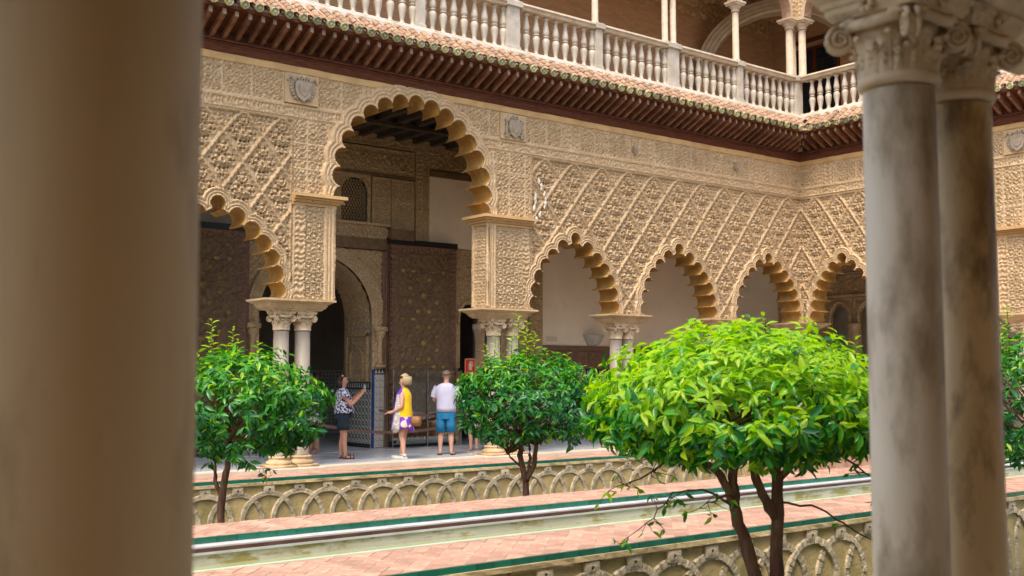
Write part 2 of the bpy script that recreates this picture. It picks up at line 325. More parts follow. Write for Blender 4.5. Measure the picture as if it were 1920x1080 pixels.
def relief(parent, u0, u1, z0, z1, res, hfun, region, parts, holes=(), depth0=0., flip=False, smooth=True):
    """a carved face as real geometry, one mesh per region; local x along the wall, -y outwards"""
    nu = max(2, int(round((u1 - u0) / res)) + 1); nz = max(2, int(round((z1 - z0) / res)) + 1)
    u = np.linspace(u0, u1, nu); z = np.linspace(z0, z1, nz); U, Z = np.meshgrid(u, z)
    U = U.copy(); Z = Z.copy()
    D, W = sd_all(holes, U, Z)
    idx = np.arange(nu * nz).reshape(nz, nu)
    Q = np.stack([idx[:-1, :-1], idx[:-1, 1:], idx[1:, 1:], idx[1:, :-1]], -1).reshape(-1, 4)
    uc = U.ravel()[Q].mean(1); zc = Z.ravel()[Q].mean(1); dc = D.ravel()[Q].mean(1)
    keep = dc > 0
    if holes:
        Uf, Zf, Df, Wf = U.ravel(), Z.ravel(), D.ravel(), W.ravel()
        used = np.zeros(len(Uf), bool); used[Q[keep].ravel()] = True
        dro = np.zeros(len(Uf), bool); dro[Q[~keep].ravel()] = True
        b = np.where(used & dro)[0]
        for k, P in enumerate(holes):           # snap the ragged edge onto the outline
            bb = b[Wf[b] == k]
            if not len(bb): continue
            x, y = Uf[bb].copy(), Zf[bb].copy(); bx = x.copy(); by = y.copy(); best = np.full(len(x), 1e9)
            for i in range(len(P)):
                a = P[i]; c = P[(i + 1) % len(P)]; e = c - a; l = e @ e
                if l < 1e-12: continue
                t = np.clip(((x - a[0]) * e[0] + (y - a[1]) * e[1]) / l, 0, 1); px = a[0] + t * e[0]; py = a[1] + t * e[1]
                d = (px - x) ** 2 + (py - y) ** 2; q = d < best; best[q] = d[q]; bx[q] = px[q]; by[q] = py[q]
            Uf[bb] = bx; Zf[bb] = np.clip(by, z0, z1)
        U, Z = Uf.reshape(U.shape), Zf.reshape(Z.shape)
    H = hfun(U, Z, D, W)
    V = np.stack([U.ravel(), depth0 - H.ravel(), Z.ravel()], -1)
    R = region(uc, zc, dc, W.ravel()[Q].max(1)); Qk = Q[keep]; Rk = R[keep]; outs = {}
    for k in np.unique(Rk):
        q = Qk[Rk == k]; ids, inv = np.unique(q.ravel(), return_inverse=True)
        nm, mm, *lb = parts(int(k)); f = inv.reshape(-1, 4)
        o = mesh_np(nm, V[ids], f[:, ::-1] if flip else f, mm, parent, smooth)
        if lb: o['label'] = lb[0]
        outs[int(k)] = o
    return outs
sat = lambda x: np.clip(x, 0, 1)
def sstep(a, b, x): t = sat((x - a) / (b - a)); return t * t * (3 - 2 * t)
def bump_at(x, y, cx, cy, r, h): d2 = ((x - cx) ** 2 + (y - cy) ** 2) / (r * r); return h * np.sqrt(sat(1 - d2))
def ring_at(x, y, cx, cy, r, wd, h): return h * sat(1 - np.abs(np.hypot(x - cx, y - cy) - r) / wd)
def hole_at(x, y, cx, cy, r, h): return -h * sstep(1.25, .6, np.hypot(x - cx, y - cy) / r)
def hsh(a, b, k=0): v = np.sin(a * 127.1 + b * 311.7 + k * 74.7) * 43758.5453; return v - np.floor(v)
def filigree(u, z, p=.085, h=.014, seed=0.):
    k = 2 * math.pi / p
    a = np.sin(k * u + 1.5 * np.sin(k * .5 * z + seed) + seed) * np.sin(k * z + 1.5 * np.sin(k * .5 * u + 2 * seed))
    b = np.sin(k * .53 * (u + z) + seed) * np.sin(k * .53 * (u - z))
    return 1.4 * h * (np.tanh(4 * a) * .7 + .5 * np.tanh(4 * b))
def arab(u, z, p=.2, h=.016, seed=0.):
    cu, cz = np.floor(u / p), np.floor(z / p); x = (u / p - cu - .5) * 2; y = (z / p - cz - .5) * 2
    r = np.hypot(x, y); th = np.arctan2(y, np.abs(x)); q = hsh(np.abs(cu), cz, seed)
    a = np.sin(6 * th + 9 * r + 6.28 * q) * np.cos(2.2 * r)
    b = np.sin(2 * math.pi * (x * x - y * y) + 3 * q)
    v = np.tanh(3.2 * a) * .55 + np.tanh(3 * b) * .35 + 1.1 * sat(1 - np.abs(r - .82) / .12) + .9 * sat(1 - np.abs(r - .25) / .14)
    v = v + .8 * sat(1 - np.abs(np.abs(x) + np.abs(y) - 1.3) / .12)
    return 1.7 * h * (v - .3)
def script(u, z, h=.014, p=.075, seed=0.):
    a = np.sin(2 * math.pi * u / p + 1.3 * np.sin(2 * math.pi * u / (p * 3.7) + seed) + .8 * np.sin(z * 50 + seed))
    b = np.sin(z * 60 + 2.5 * np.sin(u * 14 + seed))
    return 1.5 * h * (np.tanh(5 * a) * .7 + .35 * np.tanh(4 * b))
def sebka(U, Z, up, wd, zt):
    s = (U - up) / wd; t = zt + .13 - Z
    g = wd / math.sqrt(1 + wd * wd)
    a, b = s + t, s - t
    al = np.abs(a - np.round(a)) * g; bl = np.abs(b - np.round(b)) * g
    x = np.abs(s - np.round(s)); top = np.abs(t - np.sqrt(x * x + .0169)) * g * 1.1
    dist = np.where(t < .5, top, np.minimum(al, bl))
    dist = dist + .007 * np.sin(Z * 75)
    rib = sstep(.025, .012, dist) * .033 - sstep(.009, .0, dist) * .012
    ca, cb = np.floor(a) + .5, np.floor(b) + .5
    sc, tc = (ca + cb) / 2, (ca - cb) / 2; q = wd / .8
    xs = (s - sc) * wd / q; y = -(t - tc); h1 = hsh(sc, tc); h2 = hsh(sc, tc, 1)
    x = np.abs(xs)
    m = np.full(U.shape, -.010)
    r = np.hypot(x, y + .11); an = np.arctan2(y + .11, x)
    m += np.where((r < .105) & (y > -.13), .032 * sat(.55 + .5 * np.cos(an * 11)) * sstep(.105, .085, r), 0)
    for cx, cy, rr, hh in ((0, .235, .034, .045), (.135, .045, .034, .042), (.075, -.235, .03, .04), (0, -.33, .022, .03)): m += bump_at(x, y, cx, cy, rr, hh)
    for cx, cy, rr in ((.115, .045, .085), (0, .23, .075), (.06, -.22, .062), (.065, .14, .05), (.2, -.03, .05), (0, .0, .055)): m += ring_at(x, y, cx, cy, rr, .016, .026)
    k = 2 * math.pi
    m += .007 * np.tanh(3 * np.sin(k * x / .055 + 2 * np.sin(k * y / .11) + 3 * h1) * np.sin(k * y / .06 + 1.5 * np.sin(k * x / .09)))
    for cx, cy, rr in ((.055, .085, .022), (.17, .0, .018), (.045, -.145, .02), (.125, -.12, .02), (0, .135, .016), (.06, .29, .018), (.2, .1, .016), (.025, -.27, .014), (.25, 0.01, .016), (.1, .2, .016)):
        m += hole_at(x, y, cx + .012 * (h2 - .5), cy + .02 * (h1 - .5), rr * 1.3, .062)
    m = np.where(t < .5, np.where(t < np.sqrt((s - np.round(s)) ** 2 + .0169), -.01 + filigree(U, Z, .09, .012), m), m)
    edge = sstep(.026, .045, dist)
    return rib + (1.35 * m - .006) * edge
def moulding(D, wd=.15):
    m = .060 * sstep(0, .004, D + .004) - .030 * sstep(.026, .032, D) + .026 * sstep(.044, .052, D) - .022 * sstep(.072, .080, D) + .020 * sstep(.092, .1, D)
    m = m + .006 * np.sin(D * 420) * sstep(.04, .05, D) * sstep(wd - .02, wd - .03, D)
    return m * sstep(wd, wd - .022, D)
def panelize(U, edges, bw=.022):
    """distance to the nearest vertical panel edge and the panel index"""
    e = np.asarray(edges); i = np.clip(np.searchsorted(e, U.ravel()) - 1, 0, len(e) - 2).reshape(U.shape)
    return np.minimum(U - e[i], e[i + 1] - U), i
def starpanel(U, Z, p=.205, h=.020):
    v = Z / (p * .9); row = np.round(v); uu = U / p + .5 * (np.mod(row, 2)); cu = np.round(uu)
    x = (uu - cu) * p; y = (v - row) * p * .9; r = np.hypot(x, y); an = np.arctan2(y, x)
    oct_r = r * (1 + .07 * np.cos(8 * an))
    m = h * sat(1 - np.abs(oct_r - p * .43) / .013) + h * .9 * sstep(.028, .02, r) + h * .7 * sat(1 - np.abs(r - p * .25) / .010) * (np.cos(an * 6) > -.3)
    m += -.012 * sstep(.3, .8, np.cos(an * 6)) * (r < p * .38) * (r > .035) + filigree(U, Z, .05, .004)
    return m * 1.5 - .01

# ================================================================== WALL A and WALL B
ZS, ZP0, ZP1, ZI0, ZI1, ZF0, ZF1, ZT = 2.97, 4.69, 4.85, 6.22, 6.43, 6.46, 7.03, 7.15
def frieze_edges(u0, u1, fixed):
    e = [u0]; rr = random.Random(5); fx = sorted(fixed)
    while e[-1] < u1 - .25:
        nx = e[-1] + rr.uniform(.40, .62)
        for a, b in fx:
            if e[-1] < a - 1e-6 and nx > a - .2: nx = a
            if abs(e[-1] - a) < 1e-6: nx = b
        e.append(min(nx, u1) if nx < u1 - .25 else u1)
    return e
def arcade(parent, u0, u1, smalls, bigs, piers, sebkas, shields, res):
    """smalls/bigs: outlines; piers: (ua, ub, script side) ; sebkas: (ua, ub, peak u, width)"""
    holes = smalls + bigs; ns = len(smalls); big_out = {}
    edges = frieze_edges(u0, u1, shields)
    def zone(U, Z, D, W):
        """integer region per sample"""
        R = np.full(U.shape, 40); R = np.where(U > (bigs[0][:, 0].mean() if bigs else 0), 41, R)   # plain spandrels
        for i, (a, b, pk, wd) in enumerate(sebkas): R = np.where((U > a) & (U < b) & (Z < ZI0 - .02), 10 + i, R)
        for i, (a, b, sd) in enumerate(piers): R = np.where((U > a) & (U < b) & (Z < ZP0), 30 + i, R)
        isb = (W >= ns) & (D < .21)
        R = np.where((W >= 0) & (W < ns) & (D < .15), 100 + W, R); 
        _, pi = panelize(U, edges)
        R = np.where(Z > ZI0, 50, R); R = np.where(Z > ZF0, 200 + pi, R); R = np.where(Z > ZT - .125, 60, R)
        R = np.where(isb, 100 + W, R)
        return R
    def hf(U, Z, D, W):
        R = zone(U, Z, D, W); H = np.zeros(U.shape)
        # spandrels beside the big arches: small square panels of arabesque with narrow script strips
        pu = np.mod(U + .03, .42); pz = np.mod(Z - 4.85, .46)
        bo = np.minimum(np.minimum(pu, .42 - pu), np.minimum(pz, .46 - pz))
        sp = arab(U + .03, Z - 4.85, .21, .015, 1.3) * sstep(.02, .035, bo) + .010 * sstep(.022, .012, bo)
        H = np.where((R == 40) | (R == 41), sp, H)
        for i, (a, b, pk, wd) in enumerate(sebkas):
            m = R == 10 + i; fr = np.minimum(np.minimum(U - a, b - U), ZI0 - .02 - Z)
            if b > 23.3: fr = np.minimum(U - a, ZI0 - .02 - Z)
            if a < .01: fr = np.minimum(b - U, ZI0 - .02 - Z)
            if m.any():
                sb = sebka(U, Z, pk, wd, 6.17); H = np.where(m, np.where(fr < .045, .02 - .02 * sstep(.012, .02, fr) + .035 * sstep(.028, .034, fr), sb), H)
        for i, (a, b, sd) in enumerate(piers):
            m = R == 30 + i
            e = np.minimum(U - a, b - U); st = (U - a) if sd < 0 else (b - U)
            hh = .045 + np.where(st < .20, script(Z, U, .010, .10) * sstep(.02, .03, e), starpanel(U - (a if sd > 0 else a + .2), Z - 3.0)) + .012 * sstep(.02, .012, np.abs(st - .21)) + .012 * sstep(.025, .015, e)
            H = np.where(m, hh, H)
        iz = np.minimum(Z - ZI0, ZI1 - Z)
        H = np.where(R == 50, np.where((iz > .025), script(U, Z, .010, .07) , .022) + .004, H)
        pe, pi = panelize(U, edges); fz = np.minimum(Z - ZF0, ZT - .125 - Z); f = np.minimum(pe, fz)
        tall = hsh(pi * 1., 3.) > .35
        pat = np.where(tall, arab(U, Z - ZF0, .19 , .015, 0.4), script(U, Z, .013, .11, 2.) + ring_at(np.mod(U, .16) - .08, np.mod(Z, .16) - .08, 0, 0, .055, .015, .012))
        H = np.where(R >= 200, pat * sstep(.02, .03, f) + .014 * sstep(.022, .015, f), H)
        H = np.where(R == 60, .035 + .004 * np.sin(U * 9), H)
        md = moulding(D, .15); mb = moulding(D * .72, .15)
        sm = (R >= 100) & (R < 100 + ns); bg_ = (R >= 100 + ns) & (R < 200)
        H = np.where(sm, np.maximum(md, 0) + np.where(D > .125, .012, 0), H)
        H = np.where(bg_, np.maximum(mb, 0) + .018, H)
        # worn and damaged: slow unevenness
        H += .004 * np.sin(U * 3.1 + 2 * np.sin(Z * 2.3)) + .003 * np.sin(Z * 7.7 + U * 1.9)
        return H
    def parts(k):
        if k in (40, 41): return 'spandrel_panel', M['stucco2']
        if k == 50: return 'inscription_band', M['stucco2']
        if k == 60: return 'plaster_band', M['ochre']
        if 10 <= k < 30: return 'lattice_panel', M['stucco']
        if 30 <= k < 40: return 'pilaster', M['stucco2']
        if 100 <= k < 200: return 'arch_moulding', M['stucco2']
        return 'frieze_panel', M['stucco2']
    relief(parent, u0, u1, ZS, ZT, res, hf, lambda u, z, d, w: zone(u, z, d, w), parts, holes)
    relief(parent, u0, u1, ZS, ZT, .06, lambda U, Z, D, W: np.zeros(U.shape), lambda u, z, d, w: np.zeros(len(u)), lambda k: ('rear_face', M['plaster']), holes, depth0=.53, flip=True)
    for P in holes:                                                  # the scalloped soffit through the thickness of the wall
        P = P[P[:, 1] > 2.965 if len(P) < 170 else P[:, 1] > 4.86]
        n = len(P); V = []; 
        for y in (-.055, .0, .26, .53): V += [(p[0], y, max(p[1], ZS)) for p in P]
        F = [(k * n + i, k * n + i + 1, (k + 1) * n + i + 1, (k + 1) * n + i) for k in range(3) for i in range(n - 1)]
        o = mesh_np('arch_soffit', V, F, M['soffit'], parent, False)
    return edges
def pier_extras(parent, side_u, s, a, b):
    """big-arch pier below the springing: reveal with carved panel, two colonnettes, cornice. side_u = jamb position, s=+1 opening lies towards +u"""
    # carved reveal
    V = []; F = []
    nz, nd = 90, 26; zs = np.linspace(ZS, ZP0, nz); ds = np.linspace(0, .53, nd); Dd, Zz = np.meshgrid(ds, zs)
    h = filigree(Dd, Zz, .07, .012) + .01 - .02 * 0; e = np.minimum(Dd - .07, .46 - Dd); h = np.where(e < 0, .015, h - .01)
    V = np.stack([side_u + s * h.ravel(), Dd.ravel() - .045, Zz.ravel()], -1)
    idx = np.arange(nz * nd).reshape(nz, nd); Q = np.stack([idx[:-1, :-1], idx[:-1, 1:], idx[1:, 1:], idx[1:, :-1]], -1).reshape(-1, 4)
    mesh_np('carved_reveal', V, Q if s > 0 else Q[:, ::-1], M['stucco2'], parent, True)
    prof = [(.04, 2.98), (.045, 3.03), (.03, 3.06), (.03, 3.5), (.042, 3.53), (.03, 3.56), (.044, 3.62), (.03, 3.66), (.045, 3.72), (.045, 3.78), (.03, 3.82), (.044, 3.88), (.03, 3.92), (.04, 3.97), (.03, 4.0), (.03, 4.6), (.045, 4.64), (.04, 4.68)]
    for d in (-.03, .45): m = MB(); m.lathe(prof, 10, (side_u + s * .012, d)); m.build('colonnette', M['stucco2'], parent, True)
    m = MB(); c = (a + b) / 2; hw = (b - a) / 2
    for z0, z1, o in ((ZP0 - .04, ZP0 + .01, .02), (ZP0 + .012, ZP0 + .06, .06), (ZP0 + .062, ZP0 + .10, .11), (ZP0 + .102, ZP1, .17)): m.box(a - .02 - (o if s < 0 else .02), b + .02 + (o if s > 0 else .02), -.05 - o, .53 + o * .5, z0, z1)
    n = int((b - a + .2) / .045)
    for i in range(n): m.box(a + .045 * i, a + .045 * i + .024, -.136, -.11, ZP0 + .03, ZP0 + .06)
    m.build('pilaster_cornice', M['ochre'], parent)
def impost(parent, c, hw, hb, d0=-.14, d1=.66, m_=None, name='impost'):
    m = MB(); yc = (d0 + d1) / 2; hd = (d1 - d0) / 2
    pr = [(hb, hd - .16, 2.775), (hb, hd - .16, 2.80), (hb + .03, hd - .14, 2.805), (hb + .06, hd - .12, 2.835), (hw - .12, hd - .09, 2.865), (hw - .12, hd - .09, 2.885), (hw - .09, hd - .07, 2.89), (hw - .03, hd - .02, 2.925), (hw, hd, 2.93), (hw, hd, 2.967)]
    m.rects(pr, (c, yc)); return m.build(name, m_ or M['impost'], parent)

wallA = thing('arcade_wall', 'long carved stucco arcade wall facing the camera, with the tallest scalloped arch over the doorway', 'arcade wall', (0, 17.6, 0))
E1 = arcade(wallA, 2.6, 23.47, [small_arch(4.3), small_arch(7.52), small_arch(15.6), small_arch(18.82), small_arch(22.07)], [big_arch(11.5)],
            [(8.94, 9.74, -1), (13.26, 14.33, 1)], [(2.6, 8.93, 7.24, .735), (14.37, 23.47, 14.79, .815)], [(8.72, 9.39), (13.54, 14.25)], .0135)
pier_extras(wallA, 9.74, 1, 8.94, 9.74); pier_extras(wallA, 13.26, -1, 13.26, 14.33)
wallB = thing('arcade_wall', 'carved stucco arcade wall turning from the far corner, mostly hidden by the paired blurred columns', 'arcade wall', (23.47, 17.6, 0), -math.pi / 2)
E2 = arcade(wallB, 0, 10.6, [small_arch(1.25, .76), small_arch(3.88, .76)], [big_arch(8.12, 1.64)], [(5.28, 6.35, -1)], [(0, 5.26, .43, .66)], [(5.5, 6.2)], .016)
pier_extras(wallB, 6.35, 1, 5.28, 6.35)
for c, hw, hb, par in ((a_[0], a_[1] - .05, a_[2], a_[3]) for a_ in ((4.3 + 1.61, .67, .45, wallA), (9.07, .74, .5, wallA), (13.76, .78, .52, wallA), (17.21, .67, .45, wallA), (20.45, .67, .45, wallA), (2.58, .55, .4, wallB), (5.85, .72, .48, wallB))): impost(wallA if par is wallA else wallB, c, hw, hb)
m = MB(); m.rects([(.3, .3, 2.775), (.33, .33, 2.81), (.45, .45, 2.87), (.55, .55, 2.93), (.55, .55, 2.967)], (23.73, .26)); m.build('impost', M['impost'], wallA)
# shields on the frieze
def shield(parent, u, z, hw, kind):
    ed = MB(); ed.box(u - hw, u + hw, -.055, .02, z - .27, z + .27) if kind < 3 else None
    if kind < 3: ed.build('emblem_slab', M['stucco2'], parent)
    s = MB(); y = -.055 if kind < 3 else -.01
    k = 1 if kind < 3 else .62
    pts = [(-.13, .10), (-.135, -.02), (-.10, -.12), (0, -.19), (.10, -.12), (.135, -.02), (.13, .10), (.05, .12), (-.05, .12)]
    if kind == 3: pts = [(.09 * math.cos(a), .15 * math.sin(a)) for a in np.linspace(0, 6.28, 13)[:-1]]
    s.prism([(u + x * k * 1.2, z + v * k * 1.2 - .01) for x, v in pts], y - .07, y + .01)
    s.prism([(u + x * k * .7, z + v * k * .7 - .01) for x, v in pts], y - .085, y - .065)
    if kind < 3:
        for i in range(4): s.box(u - .09 + i * .05, u - .06 + i * .05, y - .05, y, z + .13, z + .19 + .03 * (i % 2))    # crown points
        s.box(u - .11, u + .11, y - .06, y, z + .115, z + .14)
    if kind == 1:                                                    # feathery scrolls round the shield
        for sg in (-1, 1):
            s.tube([(u + sg * (.10 + .10 * math.sin(t)), y - .02, z - .20 + t * .135) for t in np.linspace(0, 3, 9)], .022, 6)
            for t in np.linspace(.2, 2.6, 7): s.sphere((u + sg * (.13 + .10 * math.sin(t)), y - .02, z - .2 + t * .135), .032, 6, 4)
            s.tube([(u + sg * .17, y - .02, z + .16), (u + sg * .25, y - .02, z + .2), (u + sg * .29, y - .02, z + .12)], .02, 6)
    if kind == 2:                                                    # two small columns with ribbons beside the shield
        for sg in (-1, 1):
            s.box(u + sg * .2 - .025, u + sg * .2 + .025, y - .04, y, z - .2, z + .10); s.box(u + sg * .2 - .04, u + sg * .2 + .04, y - .05, y, z + .1, z + .15); s.box(u + sg * .2 - .04, u + sg * .2 + .04, y - .05, y, z - .23, z - .19)
            s.tube([(u + sg * (.17 + .12 * math.cos(t)), y - .03, z - .10 + .07 * math.sin(t)) for t in np.linspace(1, 5.6, 9)], .016, 6)
        s.sphere((u, y - .02, z + .22), .035, 8, 5)
    s.build('heraldic_emblem', M['emblem'], parent)
shield(wallA, 9.055, 6.74, .335, 1); shield(wallA, 13.9, 6.73, .34, 2); shield(wallA, 17.42, 6.72, .3, 3); shield(wallA, 20.9, 6.74, .3, 3); shield(wallB, 5.85, 6.74, .34, 1)
# white patched loss on the first lattice rib right of the big arch
m = MB()
for i in range(34):
    t = random.random(); a = ((14.58 + .24 * t, 5.75 - .5 * t), (14.46 + .1 * t, 5.05 + .5 * t), (14.44 + .36 * t, 4.75 + .5 * t))[i % 3]; m.sphere((a[0] + random.uniform(-.02, .02), -.030, a[1] + random.uniform(-.03, .03)), random.uniform(.02, .045), 7, 4, (1, .5, 1.5))
tag(m.build('pale_repair_patches', M['plinth'], wallA, True), kind='stuff')
# ================================================================== COLUMNS
def capital_parts(t, r, z0, h, seg=20, detail=1):
    """leafy capital with corner volutes on a shaft of radius r, from z0 up to z0 + h"""
    m = MB(); m.lathe([(r * 1.0, z0 - .012), (r * 1.12, z0 - .008), (r * 1.17, z0 + .004), (r * 1.12, z0 + .018), (r * .98, z0 + .024)], seg * 2); m.build('neck_ring', M['capital'], t, True)
    m = MB(); m.lathe([(r * .93, z0 + .02), (r * .93, z0 + h * .35), (r * 1.0, z0 + h * .5), (r * 1.3, z0 + h * .84)], seg * 2); m.build('capital_bell', M['capital'], t, True)
    proto = None
    for tier, (zb, hh, n, off, spread) in enumerate(((z0 + .022, h * .31, 8, 0, .16), (z0 + .022, h * .50, 8, .5, .24))):
        for i in range(n):
            a = 2 * math.pi * (i + off) / n
            o = MB(); k = 7; wd = r * .42
            V = []
            for j in range(k):
                f = j / (k - 1); bulge = r * (.96 + spread * f ** 3) ; zz = zb + hh * (f if f < .85 else .85 + (f - .85) * .2)
                ww = wd * (1 - .25 * f) * (1 + .22 * math.sin(f * 16)) * (1 if f < .9 else .6)
                for q in (-1, -.55, -.18, 0, .18, .55, 1):
                    th = a + q * ww / r; rr = bulge + r * .10 * (1 - abs(q) ** 2) + (r * .10 if abs(abs(q) - .55) < .05 else (-.03 * r if abs(abs(q) - .18) < .05 else .05 * r)) + r * .05 * math.sin(f * 20) * abs(q)
                    V.append((rr * math.cos(th), rr * math.sin(th), zz - abs(q) * hh * .06))
            F = [(j * 7 + q, j * 7 + q + 1, (j + 1) * 7 + q + 1, (j + 1) * 7 + q) for j in range(k - 1) for q in range(6)]
            o.add(V, F)
            o.sphere((r * (1.08 + spread) * math.cos(a), r * (1.08 + spread) * math.sin(a), zb + hh * .86), r * .13, 7, 5, (1, 1, .7))
            for sg in (-1, 1):
                for f in (.35, .62): o.sphere((r * (1.05 + spread * f ** 3) * math.cos(a + sg * .2), r * (1.05 + spread * f ** 3) * math.sin(a + sg * .2), zb + hh * f), r * .10, 6, 4, (1, 1, .8))
            o.build('acanthus_leaf', M['capital'], t, True)
    zv = z0 + h * .56; rv = h * .165
    for i in range(4):                                               # diagonal volutes
        a = math.pi / 4 + i * math.pi / 2; c, s = math.cos(a), math.sin(a); o = MB()
        R0 = r * 1.62
        for sg in (-1, 1):
            n = 26; pts = []; rad = []
            for j in range(n):
                f = j / (n - 1); ang = math.pi / 2 - f * 4.2 * math.pi; rr = rv * (1 - f * .80)
                rho = R0 + rr * math.cos(ang) * 1.0; zz = zv + rr * math.sin(ang)
                off = sg * (r * .13 + f * .01)
                pts.append((rho * c - off * s, rho * s + off * c, zz)); rad.append(rv * .20 * (1 - f * .4))
            o.tube(pts, rad, 6)
            st = [(r * 1.05 * math.cos(a + sg * .65), r * 1.05 * math.sin(a + sg * .65), zv + rv * .55), (R0 * .92 * math.cos(a + sg * .3), R0 * .92 * math.sin(a + sg * .3), zv + rv * 1.12), pts[0]]
            o.tube(st, [rv * .22, rv * .3, rv * .22], 6)
        o.tube([(R0 * c - r * .16 * s, R0 * s + r * .16 * c, zv), (R0 * c + r * .16 * s, R0 * s - r * .16 * c, zv)], rv * .72, 10)
        o.build('volute', M['capital'], t, True)
    for i in range(4):                                               # scroll rolls between the volutes, and a flower on each face
        a = i * math.pi / 2; o = MB()
        o.tube([(r * 1.32 * math.cos(a + q) * (1 + .12 * abs(q)), r * 1.32 * math.sin(a + q) * (1 + .12 * abs(q)), zv + rv * (.62 + .3 * abs(q))) for q in np.linspace(-.62, .62, 7)], rv * .42, 7)
        for q in range(6): o.sphere((r * 1.5 * math.cos(a) - rv * .42 * math.cos(q * 1.047) * math.sin(a), r * 1.5 * math.sin(a) + rv * .42 * math.cos(q * 1.047) * math.cos(a), z0 + h * .88 + rv * .42 * math.sin(q * 1.047)), rv * .27, 6, 4)
        o.build('capital_scroll', M['capital'], t, True)
    m = MB(); rr = []
    for zz, k in ((z0 + h * .78, .90), (z0 + h * .86, 1.0), (z0 + h * .93, 1.0), (z0 + h * .94, 1.06), (z0 + h, 1.08)):
        ring = []
        for i in range(32):
            a = 2 * math.pi * i / 32; q = abs(((a + math.pi / 4) % (math.pi / 2)) - math.pi / 4) / (math.pi / 4)  # 1 on the diagonal... concave sides
            q = 1 - abs(((a % (math.pi / 2)) - math.pi / 4) / (math.pi / 4))
            rad = r * (1.42 + .62 * q ** 2.2) * k; ring.append((rad * math.cos(a), rad * math.sin(a), zz))
        rr.append(ring)
    m.rings(rr); m.build('abacus', M['capital'], t)
def shaft(t, r, z0, z1, seg, mt):
    m = MB(); m.lathe([(r * 1.08, z0), (r * 1.08, z0 + .03), (r * 1.02, z0 + .05), (r * 1.02, z0 + (z1 - z0) * .4), (r * .985, z1 - .01)], seg); return m.build('shaft', mt, t, True)
def base_parts(t, r):
    m = MB(); m.rects([(r * 1.75, r * 1.75, 0), (r * 1.75, r * 1.75, .05), (r * 1.68, r * 1.68, .06)])
    m.lathe([(r * 1.6, .058), (r * 1.66, .08), (r * 1.6, .115), (r * 1.35, .13), (r * 1.25, .155), (r * 1.3, .17), (r * 1.38, .185), (r * 1.3, .205), (r * 1.12, .21)], 24); m.build('base', M['impost'], t, True)
protoC = thing('column', 'x', 'column'); base_parts(protoC, .14); shaft(protoC, .138, .2, 2.42, 24, M['limestone']); capital_parts(protoC, .132, 2.43, .345, 14)
protoC.name = 'column'
spots = [(5.70, 17.86, 'slim marble column far left, behind the lefthand orange tree and the blurred column'), (6.12, 17.86, None),
    (8.88, 17.86, 'left column of the pair left of the doorway, above the first orange tree'), (9.30, 17.86, 'right column of the pair beside the woman photographing the doorway'),
    (13.62, 17.86, 'left column of the pair behind the top of the middle orange tree'), (14.10, 17.86, 'right column of the pair behind the top of the middle orange tree'),
    (17.06, 17.86, 'left of the slim twin columns between the middle and the brightest orange tree'), (17.42, 17.86, 'right of the slim twin columns between the middle and the brightest orange tree'),
    (20.27, 17.86, 'left column of the pair hidden behind the bright lime green tree crown'), (20.65, 17.86, 'right column of the pair hidden behind the bright lime green tree crown'),
    (23.60, 17.86, 'corner column where the two arcade walls meet, hidden by the lime green crown'), (23.73, 15.05, 'column under the second arcade wall nearest the corner, mostly hidden by foliage'),
    (23.73, 11.95, 'left column at the right picture edge below the carved pilaster'), (23.73, 11.50, 'right column at the right picture edge below the carved pilaster')]
first = True
for x, y, lb in spots:
    if lb is None: lb = 'slim marble column next to the far left one, behind the blurred column'
    o = protoC if first else copy_tree(protoC); first = False
    o.location = (x, y, 0); o.rotation_euler = (0, 0, random.choice([0, math.pi / 2, math.pi])); o['label'] = lb; o['group'] = 'arcade columns'
# the camera's own gallery: paired and single marble columns close to the lens
def near_col(x, r, lb, mt, cap=True):
    t = thing('column', lb, 'column', (x, 1.75, 0), 0, 'columns beside the camera'); base_parts(t, r); shaft(t, r, .18, 2.475, 64, mt)
    capital_parts(t, r * .98, 2.485, .242, 22)
near_col(2.80, .1015, 'blurred grey-brown marble column in front, left of the close pair, volutes above', M['nearmarble'])
near_col(3.11, .1005, 'blurred ochre-brown marble column, right of the close pair, half behind its neighbour', M['nearochre'])
near_col(.525, .178, 'wide dark brown blurred column filling the left edge of the picture', M['neardark'])
# ================================================================== NEAR GALLERY
def block(name, label, cat, boxes, mt, kind='thing'):
    m = MB()
    for b in boxes: m.box(*b)
    return tag(m.build(name, mt), label, cat, kind=kind)
nearG = thing('near_arcade_wall', 'plain stone impost and wall above the close blurred columns, at the top right', 'arcade wall')
def nimpost(cx, hw):
    m = MB(); m.rects([(hw - .16, .17, 2.729), (hw - .14, .18, 2.745), (hw - .05, .23, 2.80), (hw - .03, .24, 2.82), (hw, .27, 2.86), (hw, .27, 2.97)], (cx, 1.75)); m.build('impost', M['capital'], nearG)
nimpost(3.25, .75); nimpost(.35, .7); nimpost(-2.4, .7); nimpost(6.3, .7)
def flat_arch_wall(parent, xs, z0, zt, spans, yc, th, mt, nm='wall_face', springz=2.97, rise=1.6):
    hs = []
    for a, b in spans:
        c, hw = (a + b) / 2, (b - a) / 2
        hs.append(np.array([(a, z0 - .1)] + [(c - hw * math.cos(t), springz + rise * math.sin(t)) for t in np.linspace(0, math.pi, 25)] + [(b, z0 - .1)]))
    Z0 = lambda U, Z, D, W: np.zeros(U.shape)
    for fl, y in ((False, yc - th / 2), (True, yc + th / 2)): relief(parent, xs[0], xs[1], z0, zt, .08, Z0, lambda u, z, d, w: np.zeros(len(u)), lambda k: (nm, mt), hs, depth0=y, flip=fl, smooth=False)
    for P in hs:
        n = len(P); V = [(p[0], y, max(p[1], z0)) for y in (yc - th / 2, yc + th / 2) for p in P]
        mesh_np('arch_soffit', V, [(i, i + 1, n + i + 1, n + i) for i in range(n - 1)], mt, parent)
